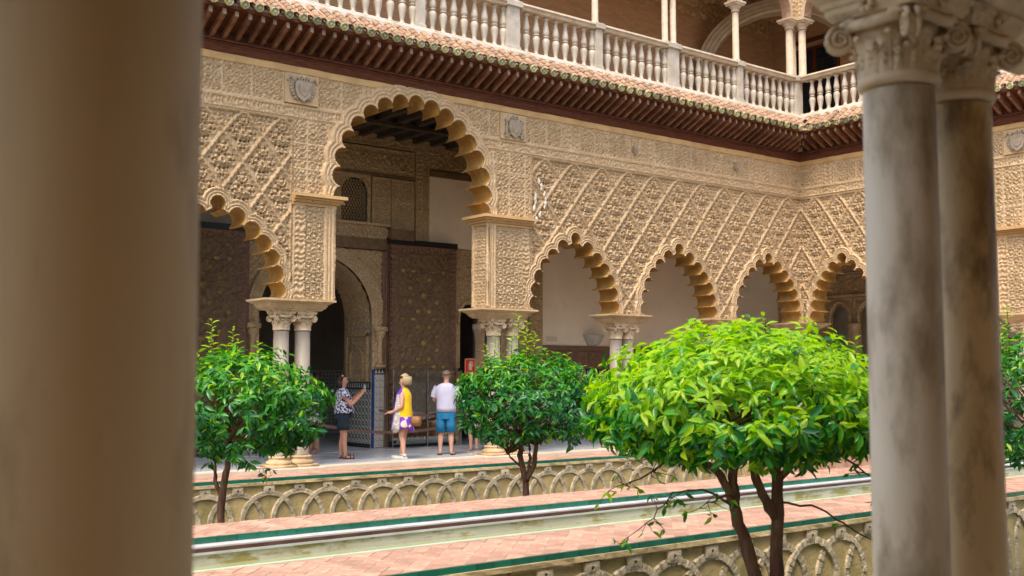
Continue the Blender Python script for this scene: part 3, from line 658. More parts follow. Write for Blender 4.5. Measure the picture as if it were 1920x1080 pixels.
flat_arch_wall(nearG, (-5, 12), 2.97, 7.1, [(-4.6, -2.7), (-2.1, -.05), (.75, 2.75), (3.85, 5.95), (6.65, 9.0)], 1.75, .44, M['plaster'])
block('near_gallery_ceiling', None, None, [(-6, 13, -2.6, 2.0, 7.1, 7.3)], M['rafter'], 'structure')
block('near_gallery_back_wall_and_light_block', None, None, [(-6, 13, -2.9, -2.6, 0, 7.3), (-6.3, -6, -2.9, 1.97, 0, 7.3)], M['plaster'], 'structure')  # second box: unseen end wall added to block light from the left

# ================================================================== LOWER GALLERY BEHIND THE ARCADE
bw = thing('gallery_back_wall', 'shaded inner gallery wall holding the great doorway, plaster panels and tiled dado', 'wall', (0, 21.3, 0))
def carve(parent, nm, mt, u0, u1, z0, z1, fn, proud=.03, res=.025, holes=(), border=.03, lb=None, sides=True):
    def hf(U, Z, D, W):
        e = np.minimum(np.minimum(U - u0, u1 - U), np.minimum(Z - z0, z1 - Z)); e = np.minimum(e, np.where(np.abs(D) > 8, 9, np.abs(D)))
        return proud + np.where(e < border, .014, fn(U, Z))
    o = relief(parent, u0, u1, z0, z1, res, hf, lambda u, z, d, w: np.zeros(len(u)), lambda k: (nm, mt) + ((lb,) if lb else ()), holes)
    if sides and proud > .01:
        m = MB(); m.box(u0, u1, -proud + .004, 0, z0, z1)
        if not len(holes): m.build('panel_core', mt, parent)
    return o
fil = lambda p, h, s=0.: (lambda U, Z: arab(U, Z, p * 2.2, h * 1.2, s) if p > .095 else filigree(U, Z, p, h * 1.3, s))
# solid masonry
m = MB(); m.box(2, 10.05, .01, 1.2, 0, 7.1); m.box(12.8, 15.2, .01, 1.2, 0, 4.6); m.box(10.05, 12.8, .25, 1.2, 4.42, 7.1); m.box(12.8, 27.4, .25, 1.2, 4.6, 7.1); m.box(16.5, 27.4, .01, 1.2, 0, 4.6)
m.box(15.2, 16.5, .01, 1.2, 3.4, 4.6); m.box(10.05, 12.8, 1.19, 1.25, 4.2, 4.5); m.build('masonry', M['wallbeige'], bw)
DC = 11.43
doorhole = np.array([(DC - 1.37, -.1)] + [(DC - 1.37 * math.cos(t), 2.86 + 1.37 * math.sin(t)) for t in np.linspace(0, math.pi, 41)] + [(DC + 1.37, -.1)])
def doorH(U, Z, D, W):
    r = np.hypot(U - DC, np.maximum(Z - 2.86, 0)) - 1.37; r = np.where(Z < 2.86, np.abs(U - DC) - 1.37, r)
    band = np.where(r < .10, .03 * sat(1 - np.abs(np.mod(r, .05) - .025) / .02), np.where(r < .26, .03 + filigree(U, Z, .07, .016), 0))
    rib = np.where((r > .26) & (r < .30), .06, 0)
    k = 2 * math.pi / .15; lat = np.abs(np.sin(k * (U + Z) * .5) * np.sin(k * (U - Z) * .5)); g = np.where(r > .3, .035 * sstep(.25, .12, lat) - .02, 0)
    fr = np.abs(U - DC) > 1.62
    jam = (Z < 2.75) & (r > 0)
    return .03 + np.where(fr, .05 + .01 * np.sin(U * 90), np.where(jam, .02 + filigree(U, Z, .09, .014, 2.), band + rib + g))
relief(bw, DC - 1.72, DC + 1.72, 1.75, 4.42, .022, doorH, lambda u, z, d, w: np.where((np.abs(u - DC) > 1.62), 1, np.where(np.hypot(u - DC, np.maximum(z - 2.86, 0)) - 1.37 > .3, np.where(u < DC, 2, 3), 0)),
       lambda k: [('door_arch_band', M['stuccodark']), ('door_surround', M['doorborder']), ('door_spandrel', M['stuccodark']), ('door_spandrel', M['stuccodark'])][k], [doorhole])
# deep carved intrados of the door arch and its jambs
n = len(doorhole); ys = np.linspace(0, 1.2, 46); P = doorhole.copy(); seg = []
Pd = []
for i in range(len(P) - 1):
    k = 60 if i in (0, len(P) - 2) else 2
    for j in range(k): Pd.append(P[i] + (P[i + 1] - P[i]) * j / k)
Pd.append(P[-1]); Pd = np.array(Pd); Pd = Pd[Pd[:, 1] > 1.45]
nrm = []
for p in Pd: nrm.append(np.array([math.copysign(1, p[0] - DC), 0]) if p[1] < 2.86 else (p - np.array([DC, 2.86])) / 1.37)
nrm = np.array(nrm); arcl = np.concatenate([[0], np.cumsum(np.hypot(*(Pd[1:] - Pd[:-1]).T))])
A_, Y_ = np.meshgrid(arcl, ys); hh = filigree(A_, Y_, .13, .016) + .02 * ((np.mod(Y_, .4) < .03)); 
X3 = Pd[:, 0][None] - nrm[:, 0][None] * hh; Z3 = Pd[:, 1][None] - nrm[:, 1][None] * hh
idx = np.arange(A_.size).reshape(A_.shape); Q = np.stack([idx[:-1, :-1], idx[:-1, 1:], idx[1:, 1:], idx[1:, :-1]], -1).reshape(-1, 4)
mesh_np('door_intrados', np.stack([X3.ravel(), Y_.ravel(), Z3.ravel()], -1), Q, M['stuccodark'], bw, True)
for sg in (-1, 1):                                                   # niche panel on each jamb
    m = MB(); x = DC + sg * 1.37
    for a0, a1, zz0, zz1 in ((.12, .18, 1.5, 2.55), (1.02, 1.08, 1.5, 2.55), (.12, 1.08, 2.5, 2.56), (.3, .34, 1.55, 2.15), (.86, .9, 1.55, 2.15), (.3, .9, 2.28, 2.33)): m.box(min(x, x - sg * .045), max(x, x - sg * .045), a0, a1, zz0, zz1)
    m.build('niche_frame', M['stuccodark'], bw)
    m = MB(); m.tube([(x - sg * .03, .6 + .27 * math.cos(t), 2.0 + .24 * math.sin(t)) for t in np.linspace(0, math.pi, 9)], .025, 6); m.build('niche_arch', M['stuccodark'], bw)
# tiled dado on the right jamb and tiled pier beside the door, tile by tile
def tilegrid(parent, nm, mt, n1, n2, w_, h_, place, t=.012):
    m = MB(); m.cbox(-w_ / 2 + .002, w_ / 2 - .002, -h_ / 2 + .002, h_ / 2 - .002, 0, t, .004); src = None
    for i in range(n1):
        for j in range(n2):
            L, R_ = place(i, j)
            if src is None: src = m.build(nm, mt, parent); src.location = L; src.rotation_euler = R_
            else: inst(src, parent, L, R_)
RX = (math.pi / 2, 0, 0)
jr = thing('tiled_jamb_dado', 'dark star-patterned tile dado inside the doorway, behind the woman with the phone', 'tilework', (0, 21.3, 0))
tilegrid(jr, 'tile', M['az_dark'], 8, 8, .148, .148, lambda i, j: ((DC + 1.37, .08 + .15 * i, .17 + .15 * j), (math.pi / 2, 0, -math.pi / 2)))
m = MB(); m.box(DC + 1.345, DC + 1.37, 0, 1.2, .0, .09); m.build('border_strip', M['az_zig'], jr)
m = MB(); m.box(DC + 1.35, DC + 1.37, 0, 1.2, 1.30, 1.335); m.build('border_strip', M['az_zig'], jr)
def merlons(parent, mk, n, stp, h_):
    a = MB(); b = MB()
    for i in range(n): mk(a, b, i, stp, h_)
    o1 = b.build('merlon_background', M['az_zig'], parent); o2 = a.build('merlon_frieze', M['az_white'], parent); tag(o2, kind='stuff')
def mk_j(a, b, i, stp, h_):
    x = DC + 1.37; y0 = .03 + i * stp
    if i == 0: b.box(x - .012, x, .0, 1.2, 1.335, 1.335 + h_)
    a.add([(x - .02, y0 + .02, 1.34), (x - .02, y0 + stp - .02, 1.34), (x - .02, y0 + stp * .66, 1.34 + h_ * .8), (x - .02, y0 + stp * .34, 1.34 + h_ * .8)], [(0, 1, 2, 3)])
merlons(jr, mk_j, 12, .097, .13)
m = MB(); [m.box(DC + 1.352, DC + 1.37, 0, 1.2, .10 + .03 * k, .10 + .03 * k + .012) for k in range(2)]; m.build('border_line', M['az_white'], jr)
jl = copy_tree(jr); jl.location = (2 * DC, 21.3 + 1.2, 0); jl.rotation_euler = (0, 0, math.pi); jl['label'] = 'dark star-patterned tile dado on the left side of the doorway'
tp = thing('tiled_pier', 'narrow blue and white tiled pier between the doorway and the open door leaf', 'tilework', (DC + 1.55, 21.3, 0))
tilegrid(tp, 'tile', M['az_blue'], 2, 11, .125, .145, lambda i, j: ((-.06 + .127 * i + .015, -.03, .08 + .148 * j), RX))
m = MB(); m.box(-.155, -.115, -.045, .0, 0, 1.78); m.build('cobalt_edge', M['az_edge'], tp)
m = MB(); m.box(-.113, .155, -.03, .0, 0, 1.78); m.build('pier_core', M['az_zig'], tp)
m = MB(); [m.add([(-.10 + i * .083, -.034, 1.66), (-.03 + i * .083, -.034, 1.66), (-.065 + i * .083, -.034, 1.76)], [(0, 1, 2)]) for i in range(3)]; m.build('merlon', M['az_white'], tp)
tq = copy_tree(tp); tq.location = (DC - 1.55, 21.3, 0); tq['label'] = 'narrow blue and white tiled pier left of the doorway, behind the first tree'
m = MB(); 
for sg in (-1, 1):
    x = DC + sg * 1.54; m.rects([(.12, .09, 1.79), (.12, .09, 1.86)], (x, -.08)); m.lathe([(.07, 1.86), (.085, 1.9), (.06, 1.93), (.058, 2.36), (.075, 2.38), (.07, 2.42), (.11, 2.52), (.13, 2.56), (.13, 2.60)], 14, (x, -.08))
    m.rects([(.15, .11, 2.6), (.15, .11, 2.7)], (x, -.08))
m.build('engaged_colonnette', M['stuccodark'], bw, True)
# over the door: lintel, muqarnas band, windows with lattices, carved panels
m = MB(); m.box(9.6, 13.25, -.10, 0, 4.44, 4.68); m.build('lintel_beam', M['doorwood'], bw)
m = MB(); m.box(9.7, 13.15, -.06, .0, 4.69, 4.98)
for i in range(17):
    x = 9.8 + i * .205
    m.tube([(x + .08 * math.cos(t), -.09, 4.78 + .13 * math.sin(t)) for t in np.linspace(0, math.pi, 7)], .022, 5); m.sphere((x, -.07, 4.74), .05, 6, 5)
m.box(9.65, 13.2, -.14, 0, 4.98, 5.03); m.build('stalactite_band', M['stuccodark'], bw)
m = MB(); m.box(13.15, 13.75, -.28, 0, 4.68, 4.92); m.build('door_pivot_beam', M['doorwood'], bw)
wins = []
for k in (-1, 0, 1):
    c = DC + k * .87; wins.append(np.array([(c - .335, 5.05)] + [(c - .335 * math.cos(t), 5.70 + .33 * math.sin(t)) for t in np.linspace(0, math.pi, 17)] + [(c + .335, 5.05)]))
carve(bw, 'window_surround', M['stuccodark'], 9.75, 12.72, 5.0, 6.12, fil(.10, .018), .03, .025, wins)
m = MB(); m.box(9.8, 12.7, .20, .24, 5.0, 6.1); m.build('dark_window_backing', M['black'], bw)
for k in (-1, 0, 1):
    c = DC + k * .87; m = MB()
    for i in range(9):
        for j in range(14):
            x = c - .30 + i * .075 + (.0375 if j % 2 else 0); z = 5.06 + j * .07
            if abs(x - c) < .33 and (z < 5.70 or math.hypot(x - c, z - 5.70) < .33):
                for a in (0, 60, 120): t = math.radians(a); dx, dz = .046 * math.cos(t), .046 * math.sin(t); m.add([(x - dx - .006 * math.sin(t), .03, z - dz + .006 * math.cos(t)), (x - dx + .006 * math.sin(t), .03, z - dz - .006 * math.cos(t)), (x + dx + .006 * math.sin(t), .03, z + dz - .006 * math.cos(t)), (x + dx - .006 * math.sin(t), .03, z + dz + .006 * math.cos(t)), (x - dx, .05, z - dz), (x + dx, .05, z + dz)], [(0, 1, 2, 3), (1, 4, 5, 2), (0, 3, 5, 4)])
    tag(m.build('window_lattice', M['stuccodark'], bw), kind='stuff')
carve(bw, 'carved_panel', M['stuccodark'], 12.76, 13.24, 5.0, 6.1, fil(.075, .02, 1.), .05, .022)
carve(bw, 'carved_panel', M['stuccodark'], 13.28, 13.90, 4.95, 6.1, lambda U, Z: filigree(U, Z, .09, .018, 2.) + ring_at(U, Z, 13.59, 5.75, .16, .03, .03), .03, .022)
carve(bw, 'carved_strip', M['stuccodark'], 13.93, 14.12, 4.6, 7.0, lambda U, Z: script(Z, U, .016, .10), .06, .022)
carve(bw, 'carved_strip', M['stuccodark'], 14.14, 14.31, 4.6, 7.0, fil(.08, .014, .4), .04, .022)
carve(bw, 'carved_panel', M['stuccodark'], 9.6, 13.90, 6.2, 6.78, fil(.16, .022, 1.2), .03, .025)
carve(bw, 'carved_cornice', M['stuccodark'], 9.0, 14.6, 6.82, 7.08, lambda U, Z: script(U, Z, .018, .09), .07, .025)
carve(bw, 'carved_panel', M['stuccodark'], 14.34, 27.0, 6.45, 7.05, fil(.14, .025, .2), .03, .03)
m = MB(); m.box(14.33, 27, -.08, 0, 6.28, 6.42); m.box(9.6, 13.9, -.06, 0, 6.12, 6.18); m.build('wood_cornice', M['doorwood'], bw)
m = MB(); m.box(14.32, 17.33, -.02, .24, 4.62, 6.28); m.box(17.33, 27.2, -.02, .24, 4.8, 6.28); m.box(17.78, 27.2, -.02, 0, 2.37, 4.8); m.build('plaster_field', M['plaster'], bw)
tw = []
for c in (15.47, 16.2): tw.append(np.array([(c - .25, -.1)] + [(c - .25 * math.cos(t), 2.85 + .45 * math.sin(t) ** .8) for t in np.linspace(0, math.pi, 17)] + [(c + .25, -.1)]))
carve(bw, 'carved_wall', M['stuccodark'], 15.03, 17.32, 1.78, 4.6, fil(.12, .018, .7), .02, .03, tw, sides=False)
carve(bw, 'carved_pilaster', M['stuccodark'], 17.34, 17.76, 1.78, 4.78, fil(.10, .02, .1), .05, .025)
for c in (15.47, 16.2):
    m = MB(); m.tube([(c - .30 * math.cos(t), -.05, 2.85 + .52 * math.sin(t) ** .8) for t in np.linspace(0, math.pi, 15)], .035, 6); m.build('arch_moulding', M['stuccodark'], bw)
m = MB(); m.lathe([(.09, .0), (.09, .1), (.065, .14), (.06, 2.45), (.08, 2.5), (.07, 2.54), (.11, 2.7), (.13, 2.72), (.13, 2.84)], 14, (15.835, .1)); m.build('window_colonnette', M['curb'], bw, True)
m = MB(); m.box(14.97, 15.2, -.06, .02, 0, 1.7); m.build('pier_foot', M['stuccodark'], bw); m = MB(); m.box(16.46, 17.78, -.03, .02, 0, 1.77); m.build('pier_foot', M['stuccodark'], bw)
# long carved dado frieze with square panels
i = 0; u = 17.8
while u < 26.9: carve(bw, 'dado_panel', M['doorborder'], u, u + .50, 1.88, 2.22, lambda U, Z, c=u + .25: .6 * filigree(U, Z, .07, .012) + ring_at(U, Z, c, 2.05, .11, .02, .018), .02, .03, sides=False); u += .515; i += 1
m = MB(); m.box(17.78, 27.2, -.06, 0, 2.24, 2.37); m.box(17.78, 27.2, -.04, 0, 1.78, 1.87); m.build('dado_rail', M['doorborder'], bw)
dd = thing('tiled_dado', 'dark mosaic tile dado along the gallery wall, glimpsed between the orange trees', 'tilework', (0, 21.3, 0))
tilegrid(dd, 'tile', M['az_dark'], 45, 6, .205, .26, lambda i, j: ((17.9 + .207 * i, -.005, .15 + .262 * j), RX))
merlons(dd, lambda a, b, i, stp, h_: (b.box(17.78, 27.2, -.02, 0, 1.645, 1.645 + h_) if i == 0 else None, a.add([(17.8 + i * stp, -.024, 1.65), (17.8 + (i + .7) * stp, -.024, 1.65), (17.8 + (i + .35) * stp, -.024, 1.65 + h_ * .85)], [(0, 1, 2)])), 88, .106, .13)
# wall lamp bowl and small plate
lb_ = MB(); lb_.rings([[(.33 * r * math.cos(a), -abs(.33 * r * math.sin(a)) , z) for a in np.linspace(0, math.pi, 10)] for r, z in ((.25, 0), (.55, .04), (.78, .14), (.95, .25), (1.0, .26), (1.0, .285))])
o = lb_.build('wall_lamp', M['whitemarble']); o.location = (19.47, 21.27, 2.37); tag(o, 'bowl-shaped pale plaster wall lamp on the gallery wall between the trees', 'wall lamp')
m = MB(); m.box(-.16, .16, -.02, .0, -.045, .045); m.box(-.17, .17, -.04, 0, .045, .06); o = m.build('wall_plate', M['curb']); o.location = (18.08, 21.28, 2.52); tag(o, 'small pale rectangular plate on the gallery wall left of the bowl lamp', 'wall plate')
# ---- doors
def star_rosettes(U, Z, cells):
    h = np.zeros(U.shape)
    for cx, cz, R in cells:
        x, y = U - cx, Z - cz; r = np.hypot(x, y); an = np.arctan2(y, x); m_ = r < R
        st = np.abs(np.mod(an * 16 / (2 * math.pi), 1) - .5) * 2
        v = .022 * (st < .3) * (r < R * .95) + .022 * sat(1 - np.abs(r - R * .45 * (1 + .12 * np.cos(16 * an))) / .018) + .024 * sat(1 - np.abs(r - R * .92) / .02) + .014 * (r < .05)
        h = np.where(m_, v, h)
    g = .022 * (np.abs(np.sin((U + Z) * 2 * math.pi / .46) * np.sin((U - Z) * 2 * math.pi / .46)) < .16)
    return np.maximum(h, g)
def door_leaf(x0, x1, lb, yo):
    t = thing('door_leaf', lb, 'door', ((x0 + x1) / 2, yo, 0)); hw = (x1 - x0) / 2; H = 4.58
    m = MB(); m.box(-hw, hw, 0, .09, 0.02, H); m.build('leaf_core', M['doorwood'], t)
    m = MB(); m.box(-hw - .02, hw + .02, -.05, .10, H + .002, H + .13); m.build('top_bar', M['black'], t)
    m = MB(); m.box(-hw, hw, -.03, 0, .02, .14); m.build('bottom_rail', M['black'], t)
    bwid = .20
    for a, b, c, d in ((-hw, -hw + bwid, .15, H), (hw - bwid, hw, .15, H), (-hw + bwid, hw - bwid, H - .18, H), (-hw + bwid, hw - bwid, .15, .35)):
        sc = (lambda U, Z: script(Z, U, .014, .11)) if b - a < .3 else (lambda U, Z: script(U, Z, .014, .11))
        carve(t, 'script_border', M['doorborder'], a + .004, b - .004, c, d, sc, .012, .02, sides=False)
    cells = [(0, 1.25, .55), (0, 2.35, .55), (0, 3.45, .55)]
    cells += [(sg * (hw - bwid), z, .42) for sg in (-1, 1) for z in (.7, 1.8, 2.9, 4.0)]
    carve(t, 'star_panel', M['doorwood'], -hw + bwid, hw - bwid, .36, H - .19, lambda U, Z: star_rosettes(U, Z, cells), .002, .018, sides=False)
    src = None
    for cx, cz in ((0, 1.25), (0, 2.35), (0, 3.45)):
        for k in range(8):
            a = math.pi / 8 + k * math.pi / 4; x = cx + .40 * math.cos(a); z = cz + .40 * math.sin(a)
            if src is None: m = MB(); m.lathe([(.052, 0), (.052, .012), (.038, .02), (.034, .012), (.015, .018)], 10); src = m.build('gilt_boss', M['gold'], t); src.location = (x, -.022, z); src.rotation_euler = RX
            else: inst(src, t, (x, -.022, z), RX)
        inst(src, t, (cx, -.03, cz), RX, (1.35, 1.35, 1))
        for sg in (-1, 1): inst(src, t, (cx + sg * .56, -.022, cz + .55), RX, (.9, .9, 1)); inst(src, t, (cx + sg * .28, -.022, cz + .55), RX, (1.2, .8, 1))
    m = MB(); m.box(-hw, -hw + .05, -.02, 0, .15, H); m.build('edge_post', M['black'], t)
    return t
door_leaf(13.16, 15.0, 'right leaf of the great carved wooden door, open, gilt bosses, behind the blonde woman', 21.14)
door_leaf(7.82, 9.70, 'left leaf of the great carved wooden door, behind the first orange tree', 21.14)
# glass barrier panels in front of the right leaf
gp = thing('glass_panel', 'clear glass guard panel with thin steel posts in front of the door leaf', 'barrier', (14.1, 20.98, 0))
m = MB(); m.box(-.92, -.01, -.006, .006, .08, 1.72); m.build('pane', M['glass'], gp); m = MB(); m.box(.01, .92, -.006, .006, .08, 1.72); m.build('pane', M['glass'], gp)
for x in (-.93, 0, .93): m = MB(); m.lathe([(.05, 0), (.05, .015), (.012, .02), (.012, 1.74)], 8, (x, -.03)); [m.sphere((x, -.04, z), .022, 6, 4) for z in (.5, 1.1, 1.65)]; m.build('post', M['metalpost'], gp)
# red sign
sg_ = thing('fire_sign', 'red fire extinguisher sign with cream symbol, on the wall above the man', 'sign', (15.16, 20.78, 1.81))
m = MB(); m.box(-.15, .15, -.008, .008, -.19, .19); m.build('sign_plate', M['redsign'], sg_)
m = MB(); m.box(-.15, .15, -.010, -.0085, .178, .19); m.box(-.15, .15, -.010, -.0085, -.19, -.178); m.box(-.15, -.138, -.010, -.0085, -.178, .178); m.box(.138, .15, -.010, -.0085, -.178, .178)
for k in range(7): m.box(-.10 + k * .03, -.085 + k * .03, -.010, -.0085, -.15, -.115)
m.build('sign_border', M['signcream'], sg_)
m = MB(); m.rings([[(c * .045 + d * w_, -.02, z) for c, d in ((-1, 0), (1, 0))] + [(.045, -.009, z), (-.045, -.009, z)] for z, w_ in ((-.08, 0), (.08, 0))]); m.box(-.02, .02, -.02, -.009, .08, .115); m.box(-.02, .06, -.02, -.009, .115, .128); m.tube([(.05, -.015, .12), (.075, -.015, .09), (.07, -.015, .0)], .008, 5); m.build('extinguisher_symbol', M['signcream'], sg_)
# brown belt barrier
def belt(name, lb, pts):
    t = thing(name, lb, 'barrier')
    m = MB(); V = []
    for p in pts: V += [(p[0], p[1], p[2] - .03), (p[0], p[1], p[2] + .03), (p[0], p[1] + .006, p[2] + .03), (p[0], p[1] + .006, p[2] - .03)]
    n = len(pts); m.rings([V[4 * i:4 * i + 4] for i in range(n)]); m.build('belt', M['rope'], t)
    return t
def sag(a, b, s, n=14): return [(a[0] + (b[0] - a[0]) * i / n, a[1] + (b[1] - a[1]) * i / n, a[2] + (b[2] - a[2]) * i / n - s * 4 * (i / n) * (1 - i / n)) for i in range(n + 1)]
belt('barrier_belt', 'brown sagging belt barrier in front of the doorway, behind the women', sag((10.3, 19.9, .75), (14.9, 20.3, .62), .28))
belt('barrier_belt', 'upper brown belt barrier running right towards the man in white', sag((12.6, 20.6, .86), (15.6, 20.4, .74), .10))
bp = thing('barrier_post', 'slim dark post holding the left end of the belt barrier', 'barrier post', (10.28, 19.9, 0)); m = MB(); m.lathe([(.16, 0), (.16, .02), (.03, .04), (.025, .9), (.035, .92), (.02, .95)], 12); m.build('post', M['metalpost'], bp)
bq = copy_tree(bp); bq.location = (15.62, 20.38, 0); bq['label'] = 'slim dark post holding the right end of the belt barrier, behind the middle tree'
# ---- dark room beyond the door
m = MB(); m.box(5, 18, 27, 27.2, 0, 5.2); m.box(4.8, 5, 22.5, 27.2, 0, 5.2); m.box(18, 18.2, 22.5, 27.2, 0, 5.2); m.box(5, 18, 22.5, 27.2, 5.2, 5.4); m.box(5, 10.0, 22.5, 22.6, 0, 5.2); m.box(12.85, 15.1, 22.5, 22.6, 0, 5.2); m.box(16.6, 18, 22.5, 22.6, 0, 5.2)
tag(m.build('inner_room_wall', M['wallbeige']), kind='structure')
m = MB(); m.box(5, 18, 26.9, 27, 0, 1.75); tag(m.build('inner_room_dado', M['az_dark']), 'dim tiled dado on the far wall of the room behind the doorway', 'tilework')
# ---- gallery B back wall (X = 27.2) with twin small arches near the corner
bb = thing('gallery_end_wall', 'dark carved wall with small twin arches seen through the rightmost visible scalloped arch', 'wall', (27.2, 21.3, 0), -math.pi / 2)
tb = []
for c in (2.25, 3.2, 4.15): tb.append(np.array([(c - .26, 1.0)] + [(c - .26 * math.cos(t), 3.1 + .5 * math.sin(t) ** .8) for t in np.linspace(0, math.pi, 17)] + [(c + .26, 1.0)]))
carve(bb, 'carved_wall', M['stuccodark'], 0, 6.5, 1.0, 3.82, fil(.12, .018, .7), .02, .04, tb, sides=False)
for c in (2.25, 3.2, 4.15): m = MB(); m.tube([(c - .35 * math.cos(t), -.05, 3.1 + .62 * math.sin(t) ** .8) for t in np.linspace(0, math.pi, 15)], .045, 6); m.build('arch_moulding', M['stuccodark'], bb)
for c in (2.725, 3.675): m = MB(); m.lathe([(.10, 1.), (.10, 2.7), (.12, 2.74), (.1, 2.78), (.18, 3.0), (.2, 3.02), (.2, 3.1)], 14, (c, -.03)); m.build('window_colonnette', M['stuccodark'], bb, True)
m = MB(); m.box(0, 6.5, -.09, 0, 3.84, 3.92); m.box(0, 6.5, -.05, 0, 4.5, 4.56); m.build('wall_moulding', M['stuccodark'], bb)
carve(bb, 'carved_wall', M['stuccodark'], 0, 6.5, 3.93, 4.48, fil(.10, .02, .7), .02, .04, sides=False)
carve(bb, 'carved_wall', M['stuccodark'], 0, 6.5, 4.58, 6.9, fil(.13, .02, .7), .0, .05, sides=False)
m = MB(); m.box(-.1, 14, .3, .6, 0, 7.1); m.box(6.5, 14, 0, .6, 0, 7.1); m.box(-.1, 6.5, 0, .3, 0, 1.0); m.build('masonry', M['wallbeige'], bb)
# ---- floors, ceilings
block('gallery_ceiling', None, None, [(2, 27.4, 18.13, 21.6, 7.10, 7.3), (24.0, 27.4, 5, 18.13, 7.10, 7.3)], M['darkceil'], 'structure')
m = MB()
for i in range(52): m.box(2.3 + i * .48, 2.42 + i * .48, 18.15, 21.29, 6.98, 7.099)
m.box(2, 27, 19.6, 19.75, 6.9, 6.98); tag(m.build('ceiling_beams', M['darkceil'], None), kind='structure')
